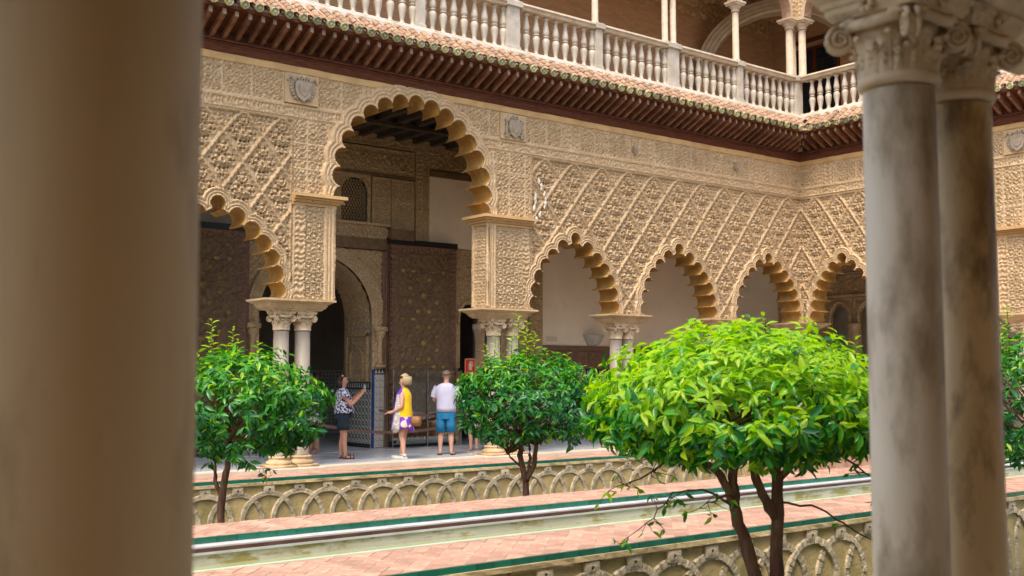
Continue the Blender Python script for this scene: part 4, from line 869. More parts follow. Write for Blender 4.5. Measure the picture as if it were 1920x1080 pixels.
# ================================================================== EAVES, BALUSTRADES, UPPER GALLERY
def eaves(parent_lb, loc, rz, u0, u1, corner_hi, lb):
    """corner_hi: the mitre lies at the high end (u1); otherwise at the low end (u0)"""
    t = thing('tiled_eave', lb, 'roof eave', loc, rz)
    lim = (lambda d: (u0, u1 - d)) if corner_hi else (lambda d: (u0 + d, u1))
    def sbox(nm, d0, d1, z0, z1, mt):                                 # a bar following the mitre
        a0, b0 = lim(d0); a1, b1 = lim(d1)
        m = MB(); m.add([(a0, -d0, z0), (b0, -d0, z0), (b1, -d1, z0), (a1, -d1, z0), (a0, -d0, z1), (b0, -d0, z1), (b1, -d1, z1), (a1, -d1, z1)],
              [(0, 3, 2, 1), (4, 5, 6, 7), (0, 1, 5, 4), (1, 2, 6, 5), (2, 3, 7, 6), (3, 0, 4, 7)][:] ); return m.build(nm, mt, t)
    sbox('fascia_board', 0, .055, 7.152, 7.33, M['wood']); sbox('fascia_moulding', 0, .085, 7.332, 7.365, M['wood']); sbox('fascia_moulding', 0, .07, 7.29, 7.305, M['wood'])
    # board over the rafters
    a0, b0 = lim(0); a1, b1 = lim(.62)
    m = MB(); m.add([(a0, 0, 7.50), (b0, 0, 7.50), (b1, -.60, 7.755), (a1, -.60, 7.755), (a0, 0, 7.53), (b0, 0, 7.53), (b1, -.60, 7.785), (a1, -.60, 7.785)], [(0, 3, 2, 1), (4, 5, 6, 7), (0, 1, 5, 4), (1, 2, 6, 5), (2, 3, 7, 6), (3, 0, 4, 7)]); m.build('soffit_board', M['wood'], t)
    a1, b1 = lim(.63); m = MB(); m.box(a1, b1, -.635, -.60, 7.735, 7.79); m.build('edge_board', M['wood'], t)
    # wall behind the tiles up to the balcony
    m = MB(); m.box(u0, u1, .004, .5, 7.152, 8.26); m.build('parapet_core', M['plaster'], t)
    m = MB(); m.box(*lim(.003), -.003, .003, 7.366, 7.53); m.build('rear_board', M['wood'], t)
    src = None; n = int((u1 - u0) / .232)
    for i in range(n):
        u = (u1 - .12 - i * .232) if corner_hi else (u0 + .12 + i * .232)
        L = .56 if ((u1 - u if corner_hi else u - u0) > .6) else max(.08, (u1 - u if corner_hi else u - u0) - .05)
        h = .034
        def raf(L):
            zb0, zb1 = 7.37, 7.37 + .25 * L / .52
            m = MB(); m.add([(-h, 0, zb0), (h, 0, zb0), (h, -L, zb1), (-h, -L, zb1), (-h, 0, zb0 + .12), (h, 0, zb0 + .12), (h, -L, zb1 + .14), (-h, -L, zb1 + .14)], [(0, 3, 2, 1), (4, 5, 6, 7), (0, 1, 5, 4), (1, 2, 6, 5), (3, 0, 4, 7)])
            m.cm = 1; m.add([(h, -L, zb1), (-h, -L, zb1), (-h, -L, zb1 + .14), (h, -L, zb1 + .14)], [(0, 1, 2, 3)][:]); return m
        if L < .56: o = raf(L).build('rafter', [M['rafter'], M['rafterend']], t); o.location = (u, 0, 0); continue
        if src is None: src = raf(.56).build('rafter', [M['rafter'], M['rafterend']], t); src.location = (u, 0, 0)
        else: inst(src, t, (u, random.uniform(-.012, .012), random.uniform(-.006, .006)), (0, 0, random.uniform(-.012, .012)))
    # tiles: local frame slope from (d .66, z 7.80) up to (d .02, z 8.24)
    ang = math.atan2(.44, .62); pitch = .2725
    def barrel(r0, r1, L, up, th=.012, n=7):
        m = MB(); rr = []
        for k, (y, r) in enumerate(((0, r0), (L, r1))):
            out = [(r * math.cos(a), y, (1 if up else -1) * r * math.sin(a) * .9) for a in np.linspace(0, math.pi, n)]; inn = [((r - th) * math.cos(a), y, (1 if up else -1) * (r - th) * math.sin(a) * .9) for a in np.linspace(math.pi, 0, n)]
            rr.append(out + inn)
        m.rings(rr); return m
    cs = gs = ps = None; rows = 5; stp = .148
    n = int((u1 - u0) / pitch)
    for i in range(n):
        u = (u1 - .30 - i * pitch) if corner_hi else (u0 + .30 + i * pitch)
        for r_ in range(rows):
            d = .66 - r_ * stp * math.cos(ang); z = 7.815 + r_ * stp * math.sin(ang)
            room = (u1 - u) if corner_hi else (u - u0)
            if room < d - .02: continue
            jit = random.uniform(-.008, .008)
            if r_ == 0:                                             # glazed upturned end tile
                if gs is None:
                    gb = barrel(.074, .066, .22, False, .014, 9); q8 = 14
                    R0 = lambda r, y: [(r * math.cos(2 * math.pi * k / q8), y, r * math.sin(2 * math.pi * k / q8) * .95) for k in range(q8)]
                    gb.rings([R0(.078, .03), R0(.080, -.012), R0(.064, -.02), R0(.058, -.004), R0(.034, -.004), R0(.028, -.014), R0(.012, -.016)])
                    gs = gb.build('glazed_end_tile', M['glazed'], t); q = gs
                else: q = inst(gs, t)
                q.location = (u + jit, -d - .045, z + .005); q.rotation_euler = (ang * .4, 0, random.uniform(-.04, .04))
            elif r_ == 1:
                if ps is None: ps = barrel(.075, .066, .6, False, .012, 6).build('channel_tile', M['terracotta'], t, True); q = ps
                else: q = inst(ps, t)
                q.location = (u + jit, -d, z + .05); q.rotation_euler = (ang, 0, 0)
            uu = u + pitch / 2
            if cs is None: cs = barrel(.082, .066, .21, True, .012, 7).build('cover_tile', M['terracotta'], t, True); q = cs
            else: q = inst(cs, t)
            q.location = (uu + jit, -d, z + .028 + r_ * .002); q.rotation_euler = (ang + random.uniform(-.03, .03), 0, random.uniform(-.05, .05))
    # mortar bed under the tiles
    a0, b0 = lim(.0); a1, b1 = lim(.60); m = MB(); m.add([(a0, 0, 8.225), (b0, 0, 8.225), (b1, -.62, 7.80), (a1, -.62, 7.80), (a0, 0, 7.56), (b0, 0, 7.56)], [(0, 1, 2, 3), (4, 3, 2, 5)]); m.build('mortar_bed', M['mortar'], t)
    return t
eaves('A', (0, 17.6, 0), 0, 4.5, 23.47, True, 'tiled eave with glazed tile ends and dark rafters above the long arcade wall')
eaves('B', (23.47, 17.6, 0), -math.pi / 2, 0, 9.5, False, 'tiled eave with yellowish glazed ends and dark rafters above the shorter arcade wall')
def balustrade(loc, rz, posts, u0, u1, lb):
    """posts: (centre u, half width)"""
    t = thing('balustrade', lb, 'balustrade', loc, rz)
    m = MB(); u = u0
    while u < u1 - .01:
        v = min(u + 1.58, u1); b = MB(); b.cbox(u + .003, v - .003, -.13, .30, 8.215, 8.33, .01); b.cbox(u + .003, v - .003, -.085, .28, 8.331, 8.385, .006); b.build('plinth_slab', M['plinth'], t); u = v
    bs = None; P = sorted(posts); ends = [u0] + [p for q in P for p in (q[0] - q[1], q[0] + q[1])] + [u1]
    for c, hw in P:
        b = MB(); b.box(c - hw, c + hw, -.03, .24, 8.386, 9.285); b.box(c - hw - .02, c + hw + .02, -.05, .26, 9.286, 9.30); b.cbox(c - hw - .015, c + hw + .015, -.055, .265, 8.387, 8.46, .01); b.cbox(c - hw - .045, c + hw + .045, -.09, .29, 9.301, 9.425, .02)
        b.build('post', M['whitemarble'], t)
        for sg in (-1, 1):                                           # half baluster against the post
            pass
    prof = [(.062, 8.386), (.062, 8.42), (.050, 8.43), (.046, 8.445), (.034, 8.46), (.036, 8.52), (.052, 8.62), (.066, 8.72), (.066, 8.77), (.052, 8.81), (.036, 8.825), (.036, 8.835), (.056, 8.842), (.056, 8.862), (.036, 8.868), (.036, 8.878), (.054, 8.90), (.060, 8.93), (.058, 8.98), (.046, 9.06), (.034, 9.15), (.030, 9.20), (.036, 9.215), (.05, 9.23), (.052, 9.25), (.052, 9.28)]
    for k in range(0, len(ends) - 1, 2):
        a, b_ = ends[k], ends[k + 1]
        if b_ - a < .2: continue
        m = MB(); m.rings([[(x, y, z) for y, z in ((-.03, 9.282), (.21, 9.282), (.23, 9.32), (.21, 9.335), (.25, 9.37), (.23, 9.415), (-.05, 9.415), (-.07, 9.37), (-.03, 9.335), (-.05, 9.32))] for x in (a + (.046 if k else 0), b_ - .046)]); m.build('handrail', M['rail'], t)
        n = max(1, int(round((b_ - a) / .262))); sp = (b_ - a) / n
        for i in range(n + 1):
            u = a + i * sp
            if (i == 0 and k == 0) or (i == n and k == len(ends) - 2): continue
            if i in (0, n): u += .03 if i == 0 else -.03
            if bs is None: q = MB(); q.lathe([(r * 1.24, z) for r, z in prof], 12); bs = q.build('baluster', M['whitemarble'], t, True); bs.location = (u, .10, 0)
            else: inst(bs, t, (u, .10, 0), (0, 0, random.random() * 6))
    return t
pa = [(6.9, .15), (9.2, .15), (11.62, .09), (13.93, .16), (16.36, .09), (18.75, .17), (21.15, .09), (23.47 + .02, .13)]
balustrade((0, 17.6, 0), 0, pa, 4.5, 23.6, 'long white marble balustrade of the upper gallery running to the corner')
balustrade((23.47, 17.6, 0), -math.pi / 2, [(1.95, .09), (4.3, .16), (6.6, .09)], .12, 9.4, 'shorter white marble balustrade right of the corner post')
# upper columns
def upcol(x, y, r, lb):
    t = thing('upper_column', lb, 'column', (x, y, 9.43), 0, 'slender columns of the upper gallery')
    m = MB(); m.lathe([(r * 1.35, 0), (r * 1.35, .05), (r * 1.15, .07), (r, .09), (r * .93, 1.27)], 16); m.build('shaft', M['rail'], t, True)
    m = MB(); m.lathe([(r * .95, 1.27), (r * 1.3, 1.285), (r * 1.1, 1.31), (r * 1.3, 1.36), (r * 1.9, 1.43)], 16); m.rects([(r * 1.6, r * 1.6, 1.43), (r * 2.0, r * 2.0, 1.44), (r * 2.0, r * 2.0, 1.47), (r * 2.3, r * 2.3, 1.49), (r * 2.3, r * 2.3, 1.54)]); m.build('capital', M['rail'], t)
UC = [(16.36, 17.72, .075, 'single slender upper column left of the doubled pair above the balustrade'), (18.60, 17.72, .075, 'left column of the doubled upper pair'), (18.88, 17.72, .075, 'right column of the doubled upper pair'),
      (21.15, 17.72, .085, 'single upper column with a visible capital in front of the big gallery arch'), (13.80, 17.72, .075, 'left column of the upper pair above the tall arch'), (14.08, 17.72, .075, 'right column of the upper pair above the tall arch'), (11.62, 17.72, .075, 'single upper column above the left part of the tall arch'),
      (23.36, 17.76, .10, 'left column of the corner cluster on the upper gallery'), (23.66, 17.58, .10, 'right column of the corner cluster on the upper gallery'), (23.62, 17.86, .09, 'rear column between the two of the corner cluster'),
      (23.62, 15.65, .075, 'upper column above the second balustrade, hidden by the blurred capital')]
for a in UC: upcol(*a)
# upper arcades: flat wall pierced by round arches, terracotta undersides
def uparc(loc, rz, u0, u1, spans, lb):
    t = thing('upper_arcade', lb, 'arcade wall', loc, rz); hs = []
    for a, b in spans:
        c, hw = (a + b) / 2, (b - a) / 2
        hs.append(np.array([(a, 10.8)] + [(c - hw * math.cos(q), 11.0 + hw * 1.0 * math.sin(q)) for q in np.linspace(0, math.pi, 25)] + [(b, 10.8)]))
    hf = lambda U, Z, D, W: .02 * sstep(.10, .09, D) + filigree(U, Z, .12, .014) * sstep(.12, .14, D)
    relief(t, u0, u1, 10.975, 12.9, .03, hf, lambda u, z, d, w: (d < .11).astype(int), lambda k: ('arch_band' if k else 'spandrel', M['rail'] if k else M['stucco2']), hs)
    relief(t, u0, u1, 10.975, 12.9, .08, lambda U, Z, D, W: np.zeros(U.shape), lambda u, z, d, w: np.zeros(len(u)), lambda k: ('rear_face', M['plaster']), hs, depth0=.28, flip=True)
    for P in hs:
        P = P[P[:, 1] > 10.97]; n = len(P); V = [(p[0], y, max(p[1], 10.975)) for y in (-.02, .28) for p in P]
        mesh_np('arch_soffit', V, [(i, i + 1, n + i + 1, n + i) for i in range(n - 1)], M['terracotta'], t)
    m = MB(); [m.box(b, spans[i + 1][0] if i + 1 < len(spans) else b + .2, -.02, .28, 10.97, 10.976) for i, (a, b) in enumerate(spans)]; m.build('soffit_strip', M['stucco2'], t)
uparc((0, 17.6, 0), 0, 4.5, 23.47, [(6.98, 9.1), (9.36, 11.52), (11.74, 13.72), (14.16, 16.26), (16.46, 18.50), (18.98, 21.05), (21.27, 23.22)], 'arches above the long upper gallery, cut by the top of the picture')
uparc((23.47, 17.6, 0), -math.pi / 2, 0, 9.5, [(.25, 1.85), (2.05, 4.1), (4.5, 6.5)], 'arches above the shorter upper gallery behind the blurred capitals')
# upper gallery shell
ub = thing('upper_back_wall', 'brown brick back wall of the upper gallery behind the long balustrade', 'wall', (0, 21.3, 0))
m = MB(); m.box(3, 27.2, 0, .4, 8.3, 12.6); m.build('brick_face', M['upbrick'], ub)
carve(ub, 'carved_soffit_frieze', M['stuccodark'], 3, 26.9, 12.0, 12.55, fil(.2, .04, .4), .03, .06, sides=False)
m = MB(); m.box(10.6, 12.2, -.03, 0, 10.3, 10.36); m.box(16, 16.9, -.05, 0, 8.9, 8.96); m.build('conduit', M['iron'], ub)
ue = thing('upper_end_wall', 'brick end wall of the upper gallery with a grilled double window, right of the corner', 'wall', (27.2, 21.3, 0), -math.pi / 2)
m = MB(); m.box(-.1, 13, 0, .4, 8.3, 12.6); m.build('brick_face', M['upbrick'], ue)
m = MB(); m.box(.5, 2.9, -.05, 0, 11.62, 11.74); m.build('lintel', M['wood'], ue)
for c in (1.15, 2.0):
    fr = MB(); fr.box(c - .42, c + .42, -.06, 0, 9.25, 11.45); fo = fr.build('window', M['wood'], ue)
    q = MB(); q.box(c - .33, c + .33, -.07, -.06, 9.33, 11.36); g_ = q.build('pane', M['darkglass'], fo)
    q = MB(); [q.box(c - .33 + i * .132 - .008, c - .33 + i * .132 + .008, -.095, -.08, 9.33, 11.36) for i in range(6)]; [q.box(c - .33, c + .33, -.1, -.085, 9.5 + k * .25, 9.515 + k * .25) for k in range(8)]; q.build('grille', M['iron'], fo)
block('upper_gallery_floor', None, None, [(3, 27.6, 17.9, 21.7, 7.31, 8.28), (23.97, 27.6, 5, 17.9, 7.31, 8.28)], M['plaster'], 'structure')
block('upper_gallery_ceiling', None, None, [(3, 27.6, 17.62, 21.7, 12.6, 12.8), (23.49, 27.6, 5, 17.62, 12.6, 12.8)], M['plaster'], 'structure')
# diagonal arch across the corner bay
da = thing('gallery_arch', 'broad pale moulded arch spanning the corner bay of the upper gallery', 'arch', (25.33, 19.45, 0), -math.pi / 4)
m = MB(); rr = []; RA, RB, zc = 2.10, 1.75, 10.25
for a in np.linspace(0, math.pi, 41):
    c, s = math.cos(a), math.sin(a); f = lambda o, y: ((RA + o) * c, y, zc + (RB + o) * s)
    rr.append([f(0, -.2), f(.07, -.24), f(.09, -.2), f(.19, -.22), f(.21, -.17), f(.31, -.19), f(.34, -.14), f(.42, -.14), f(.42, .2), f(0, .2)])
rr = [[(-0.0 + x, y, z) for x, y, z in r] for r in rr]; m.rings(rr); m.build('arch_ring', M['whitemarble'], da)
m = MB(); m.box(-2.52, -2.10, -.14, .2, 8.3, 10.25); m.box(2.10, 2.52, -.14, .2, 8.3, 10.25); m.build('jamb', M['stuccodark'], da)
cor = MB()                                                             # carved ceiling panel beyond the arch
V = np.meshgrid(np.linspace(23.6, 27.1, 90), np.linspace(17.7, 21.2, 90)); hh = filigree(V[0], V[1], .35, .04) ; idx = np.arange(8100).reshape(90, 90); Q = np.stack([idx[:-1, :-1], idx[1:, :-1], idx[1:, 1:], idx[:-1, 1:]], -1).reshape(-1, 4)
o = mesh_np('carved_ceiling', np.stack([V[0].ravel(), V[1].ravel(), 12.55 - hh.ravel()], -1), Q, M['stuccodark'], None, True); tag(o, kind='structure')

# ================================================================== GROUND, GARDENS, POOL
m = MB(); m.box(-300, 300, -300, 300, -2.2, -1.62); tag(m.build('ground', M['ground']), kind='structure')
gs_ = MB()
for y0, y1 in ((2.9, 7.84), (11.34, 16.9)):
    V = np.meshgrid(np.linspace(-3, 20.6, 120), np.linspace(y0, y1, 30)); 
    hh = -1.6 + .05 * np.sin(V[0] * 3) * np.sin(V[1] * 2.3) + .03 * np.random.rand(*V[0].shape)
    idx = np.arange(V[0].size).reshape(V[0].shape); Q = np.stack([idx[:-1, :-1], idx[:-1, 1:], idx[1:, 1:], idx[1:, :-1]], -1).reshape(-1, 4)
    tag(mesh_np('garden_soil', np.stack([V[0].ravel(), V[1].ravel(), hh.ravel()], -1), Q, M['soil'], None, True), kind='structure')
# low ground cover in the sunken beds
def groundcover(x0, x1, y0, y1, n, nm):
    V = []; F = []; rnd = np.random.RandomState(3)
    for i in range(n):
        x, y = rnd.uniform(x0, x1), rnd.uniform(y0, y1); a = rnd.uniform(0, 6.28); l = rnd.uniform(.06, .13); h = rnd.uniform(.02, .28); c, s = math.cos(a), math.sin(a); b = len(V); up = rnd.uniform(-.03, .06)
        V += [(x, y, -1.6 + h), (x + l * .5 * c - l * .22 * s, y + l * .5 * s + l * .22 * c, -1.6 + h + up), (x + l * c, y + l * s, -1.6 + h + up * .4), (x + l * .5 * c + l * .22 * s, y + l * .5 * s - l * .22 * c, -1.6 + h + up)]; F.append((b, b + 1, b + 2, b + 3))
    return tag(mesh_np(nm, V, F, M['leaf_dark']), 'low leafy ground cover in the sunken garden bed', 'ground cover', kind='stuff')
def walkway(nm, y0, y1, z, x0, x1, teal_y, teal_side, lb):
    """a raised paved strip: bed, herringbone bricks, glazed riser tiles"""
    t = thing(nm, None, None, (0, 0, 0), 0, kind='structure')
    m = MB(); m.box(x0, x1, y0 + .03, y1, -1.62, z - .028); m.build('walkway_core', M['gstone'], t)
    m = MB(); m.box(x0, x1, y0 + .028, y1, z - .0279, z - .005); m.build('mortar_bed', M['mortar'], t)
    return t
def herring(t, y0, y1, z, x0, x1, vis, L=.31, W_=.155):
    """45 degree herringbone of single bricks; the 300 nearest stay separate parts"""
    c, s = math.cos(math.pi / 4), math.sin(math.pi / 4); sp = []
    cx0, cy0 = (x0 + x1) / 2, (y0 + y1) / 2; R = int((x1 - x0) / W_ * .75) + 6
    for i in range(-R, R):
        for j in range(-i - 14, -i + 14):                            # lattice cells near the strip (the strip runs along the cell diagonal)
            j2 = j; kk = (i - j2) % 4
            if kk == 0: bx, by, o = (i + 1) * W_, (j2 + .5) * W_, 0
            elif kk == 3: bx, by, o = (i + .5) * W_, (j2 + 1) * W_, 1
            else: continue
            X = cx0 + bx * c - by * s; Y = cy0 + bx * s + by * c
            if x0 + .02 < X < x1 - .02 and y0 - .2 < Y < y1 + .2: sp.append((X, Y, o))
    m = MB(); m.cbox(-L / 2 + .005, L / 2 - .005, -W_ / 2 + .005, W_ / 2 - .005, -.02, 0, .003)
    sp = list({(round(a, 3), round(b, 3)): (a, b, o) for a, b, o in sp}.values())
    inside = []
    edge = MB(); rest = MB()
    def clipped(X, Y, o):
        a = math.pi / 4 + (math.pi / 2 if o else 0); c_, s_ = math.cos(a), math.sin(a); h, w_ = L / 2 - .005, W_ / 2 - .005
        P = [(X + u * c_ - v * s_, Y + u * s_ + v * c_) for u, v in ((-h, -w_), (h, -w_), (h, w_), (-h, w_))]
        if all(y0 <= p[1] <= y1 for p in P): return None, P
        for lim_, sg in ((y0, 1), (y1, -1)):
            out = []
            for i in range(len(P)):
                p, q = P[i], P[(i + 1) % len(P)]; pi_, qi = sg * (p[1] - lim_) >= 0, sg * (q[1] - lim_) >= 0
                if pi_: out.append(p)
                if pi_ != qi: f = (lim_ - p[1]) / (q[1] - p[1]); out.append((p[0] + f * (q[0] - p[0]), lim_))
            P = out
            if len(P) < 3: return 'gone', P
        return 'cut', P
    full = []; cut = []
    for X, Y, o in sp:
        st, P = clipped(X, Y, o)
        if st is None: full.append((X, Y, o, P))
        elif st == 'cut': cut.append((X, Y, o, P))
    key = lambda q: (q[0] - vis[0]) ** 2 + (q[1] - vis[1]) ** 2
    allb = sorted([(key(q), 0, q) for q in full if q[0] > vis[2]] + [(key(q), 1, q) for q in cut if q[0] > vis[2]], key=lambda a: a[0])
    seen = set(id(a[2]) for a in allb[:300]); src = None
    for _, kd, q in allb[:300]:
        X, Y, o, P = q; dz = random.uniform(-.0025, .001)
        if kd == 0:
            if src is None: src = m.build('brick', M['brick'], t); b = src
            else: b = inst(src, t)
            b.location = (X, Y, z + dz); b.rotation_euler = (random.uniform(-.006, .006), random.uniform(-.006, .006), math.pi / 4 + (math.pi / 2 if o else 0))
        else:
            b = MB(); b.prism([(p[0] - X, p[1] - Y) for p in P], -.02, 0, 'xy'); b = b.build('brick', M['brick'], t); b.location = (X, Y, z + dz)
    rest = MB(); 
    for q in full + cut:
        if id(q) not in seen: rest.prism(q[3], z - .02, z + random.uniform(-.003, .001), 'xy')
    if rest.v: tag(rest.build('brick_field', M['brick'], t), kind='stuff')
def tealrow(t, y, z, x0, x1, h=.055, L=.20, vis0=3.5, vis1=19):
    src = None; m = MB(); m.box(.002, L - .002, 0, .03, -h, 0); rest = MB(); n = 0; x = x0
    while x < x1:
        if vis0 < x < vis1 and n < 300:
            if src is None: src = m.build('riser_tile', M['teal'], t); b = src
            else: b = inst(src, t)
            b.location = (x, y + random.uniform(-.001, .001), z); n += 1
        else: rest.box(x + .002, x + L - .002, y, y + .03, z - h, z)
        x += L
    if rest.v: tag(rest.build('riser_tiles', M['teal'], t), kind='stuff')
w1 = walkway('walkway', 7.85, 8.99, 0, -3, 20.8, 7.85, -1, ''); herring(w1, 7.885, 8.965, 0, 2, 17.5, (9, 8.4, 4.0)); tealrow(w1, 7.85, -.004, -3, 20.8)
w2 = walkway('walkway', 10.42, 11.30, .062, -3, 20.8, 10.42, -1, ''); herring(w2, 10.455, 11.30, .062, 2, 18.5, (9, 10.8, 3.9)); tealrow(w2, 10.42, .058, -3, 20.8, .06, .215)
w3 = walkway('walkway', 16.95, 17.72, -.07, -3, 23, 16.95, -1, ''); herring(w3, 16.985, 17.68, -.07, 5, 22, (11, 17.3, 6.6)); tealrow(w3, 16.95, -.074, -3, 22, .058, .25)
m = MB(); m.box(20.8, 23.3, 3, 16.95, -1.62, -.004); tag(m.build('end_walkway', M['brick']), kind='structure')
block('near_walkway', None, None, [(-3, 22, -2.6, 2.9, -1.62, -.004)], M['plinth'], 'structure')
# pool channel between the walkways
m = MB(); m.box(-3, 20.8, 8.992, 9.06, -1.0, -.001); tag(m.build('pool_near_edge', M['pooledge']), kind='structure')
m = MB(); m.box(-3, 20.8, 9.07, 10.25, -1.62, -.9); tag(m.build('pool_bed', M['poolwall']), kind='structure')
m = MB(); m.box(-3, 20.8, 9.062, 10.26, -.9, -.185); tag(m.build('pool_water', M['water']), kind='structure')
pw = thing('pool_wall', None, None, (0, 0, 0), kind='structure')
m = MB(); m.box(-3, 20.8, 10.26, 10.42, -1.62, -.0805); m.build('pool_inner_face', M['poolwall'], pw)
x = -3
while x < 20.7:
    m = MB(); m.cbox(x + .002, x + 1.178, 10.265, 10.418, -.020, 0, .006); m.build('edge_slab', M['poolmarble'], pw); x += 1.18
m = MB(); m.box(-3, 20.8, 10.245, 10.41, -.056, -.0205); m.build('lip_shadow_line', M['lipshadow'], pw)  # solid dark strip drawn as the shadow below the slab
m = MB(); m.box(-3, 20.8, 10.238, 10.41, -.080, -.0565); m.build('lower_lip', M['poolmarble'], pw)
# garden retaining walls with interlaced arches
def gardenwall(y, zt, x_hole, sp, xa, xb, lb, smooth):
    t = thing('garden_retaining_wall', lb, 'garden wall', (0, y, zt)); yf = 0
    m = MB(); m.box(xa, xb, .09, .13, -1.55, -.06); m.build('recessed_panel', M['gstone'], t)
    rb = relief(t, xa, xb, -1.5, -.11, .035, lambda U, Z, D, W: .012 * np.sin(Z * 95 + 2 * np.sin(U * 5)) * (hsh(np.floor(Z * 15), np.floor(U * 2.3)) > .4) + .012 * np.sin(U * 9 + Z * 13) + .01 * np.random.RandomState(1).rand(*U.shape), lambda u, z, d, w: np.zeros(len(u)), lambda k: ('worn_brick_ground', M['gstone']), depth0=.075)
    # sandstone band in blocks
    x = xa; rr = random.Random(4)
    while x < xb:
        L = rr.uniform(.35, .8); b = MB(); o = rr.uniform(-.008, .008); z1 = -.128 + rr.uniform(-.012, .012)
        b.rings([[(xx, -.02 + o + rr.uniform(-.006, .006), -.060), (xx, -.02 + o + rr.uniform(-.006, .006), -.11), (xx, .0 + rr.uniform(-.012, .012), z1), (xx, .09, z1 - .01), (xx, .09, -.060)] for xx in np.linspace(x, min(x + L - .004, xb), 5)]); b.build('band_block', M['gband'], t); x += L
    k0 = int((x_hole - xa) / sp); src = ars = None
    def rough_arch(cx, seed, dy):
        r2 = random.Random(seed); b = MB(); R_ = .462; n = 19; zc = -.245 - .46
        if smooth:
            rg = []; n = 30; wI = wO = .042; leg = lambda sg, z: [(cx + sg * R_ + q, dd + dy, z) for q, dd in ((-.042, .006), (-.034, -.006), (.034, -.006), (.042, .006), (.042, .1), (-.042, .1))]
            for i in range(n + 1):
                a = math.pi * i / n; j1, j2 = r2.uniform(-.005, .005), r2.uniform(-.005, .005); d = dy + r2.uniform(-.006, .004); f = lambda o, y: (cx - (R_ + o) * math.cos(a), y, zc + (R_ + o) * math.sin(a))
                rg.append([f(-wI + j1, d + .006), f(-wI * .8 + j1, d - .006), f(wO * .8 + j2, d - .006), f(wO + j2, d + .006), f(wO, .1), f(-wI, .1)])
            b.rings([[(2 * (cx - R_) - x, y, z) for x, y, z in leg(-1, -1.5)]] + rg + [leg(1, -1.5)]); return b
        def blk(P, d):
            q = [(p[0] + r2.uniform(-.005, .005), p[1] + r2.uniform(-.005, .005)) for p in P]; mx, mz = sum(p[0] for p in q) / 4, sum(p[1] for p in q) / 4
            b.rings([[(p[0], .1, p[1]) for p in q], [(p[0], d + .010, p[1]) for p in q], [(mx + (p[0] - mx) * .8, d, mz + (p[1] - mz) * .8) for p in q]])
        for i in range(n):
            a0, a1 = math.pi * (i + .015) / n, math.pi * (i + .985) / n; wI, wO = .042 + r2.uniform(-.006, .005), .040 + r2.uniform(-.005, .006)
            f = lambda a, o: (cx - (R_ + o) * math.cos(a), zc + (R_ + o) * math.sin(a)); blk([f(a0, -wI), f(a0, wO), f(a1, wO), f(a1, -wI)][::-1], dy + r2.uniform(-.012, .004))
        for sg in (-1, 1):
            for j in range(9): z0 = zc - .004 - j * .088; x = cx + sg * R_; blk([(x - .034, z0 - .086), (x + .034, z0 - .086), (x + .034, z0), (x - .034, z0)], dy + r2.uniform(-.014, .010))
        return b
    arcs = [rough_arch(0, s_, .010 * (s_ % 2)).build('interlaced_arch', M['garch'], t, False) for s_ in range(4)]
    for k in range(-k0, int((xb - x_hole) / sp)):
        xh = x_hole + k * sp
        if k + k0 < 4: arcs[k + k0].location = (xh, 0, 0)
        else: inst(arcs[(k + k0) % 4] if random.random() < .7 else arcs[random.randrange(4)], t, (xh, random.uniform(-.006, .006), random.uniform(-.008, .004)))
        if src is None:
            b = MB(); w_, h_ = .095, .066; q = 10                         # spout block with a round hole
            inn = [(.023 * math.cos(2 * math.pi * i / q), .023 * math.sin(2 * math.pi * i / q)) for i in range(q)]
            out = [(max(-w_, min(w_, 1.5 * w_ * math.cos(2 * math.pi * i / q))), max(-h_, min(h_, 1.5 * h_ * math.sin(2 * math.pi * i / q)))) for i in range(q)]
            b.rings([[(p[0], .09, p[1]) for p in out][::-1], [(p[0], 0, p[1]) for p in out][::-1], [(p[0], -.008, p[1]) for p in inn][::-1], [(p[0], .06, p[1]) for p in inn][::-1]], True, True)
            src = b.build('spout_block', M['garch'], t); src.location = (xh, -.004, -.188)
        else: inst(src, t, (xh + random.uniform(-.012, .012), random.uniform(-.012, .004), -.188 + random.uniform(-.006, .006)), (0, random.uniform(-.05, .05), 0))
    return t
gardenwall(7.85, 0, 6.60, .566, -1, 20.8, 'near sunken garden wall with rough interlaced arches, below the bright tree', False)
gardenwall(16.95, -.07, 7.15, .551, -1, 20.8, 'far sunken garden wall with rough interlaced arches, below the people', True)
# gallery floor slabs and curb
gf = thing('gallery_floor', None, None, kind='structure')
m = MB(); m.box(-3, 27.4, 17.75, 27.1, -.5, -.02); m.box(23.3, 27.4, 3, 17.75, -.5, -.02); m.build('floor_bed', M['curb'], gf)
x = 4.0; 
while x < 23.3:
    y = 18.0; r_ = 0
    while y < 21.3:
        m = MB(); m.cbox(x + .003, x + .997, y + .003, y + .657, -.02, 0, .003); m.build('floor_slab', M['marblefloor'], gf); y += .66
    x += 1.0
m = MB(); m.box(-3, 4, 18, 21.3, -.02, 0); m.box(23.3, 27.2, 3, 21.3, -.02, 0); m.box(5, 18, 21.31, 27, -.02, .0); m.build('floor_field', M['marblefloor'], gf)
m = MB(); m.box(9.0, 15.1, 20.55, 20.63, -.0, .004); m.build('pale_floor_strip', M['curb'], gf)
x = 3.0
while x < 23: m = MB(); L = 1.35; m.cbox(x + .003, x + L - .003, 17.68, 17.998, -.075, 0, .006); m.build('curb_stone', M['curb'], gf); x += L
for cx in (5.91, 9.09, 13.86, 17.24, 20.46): 
    m = MB(); m.cbox(cx - .55, cx + .55, 17.55, 18.1, -.074, .012, .02); m.build('column_plinth', M['curb'], gf)
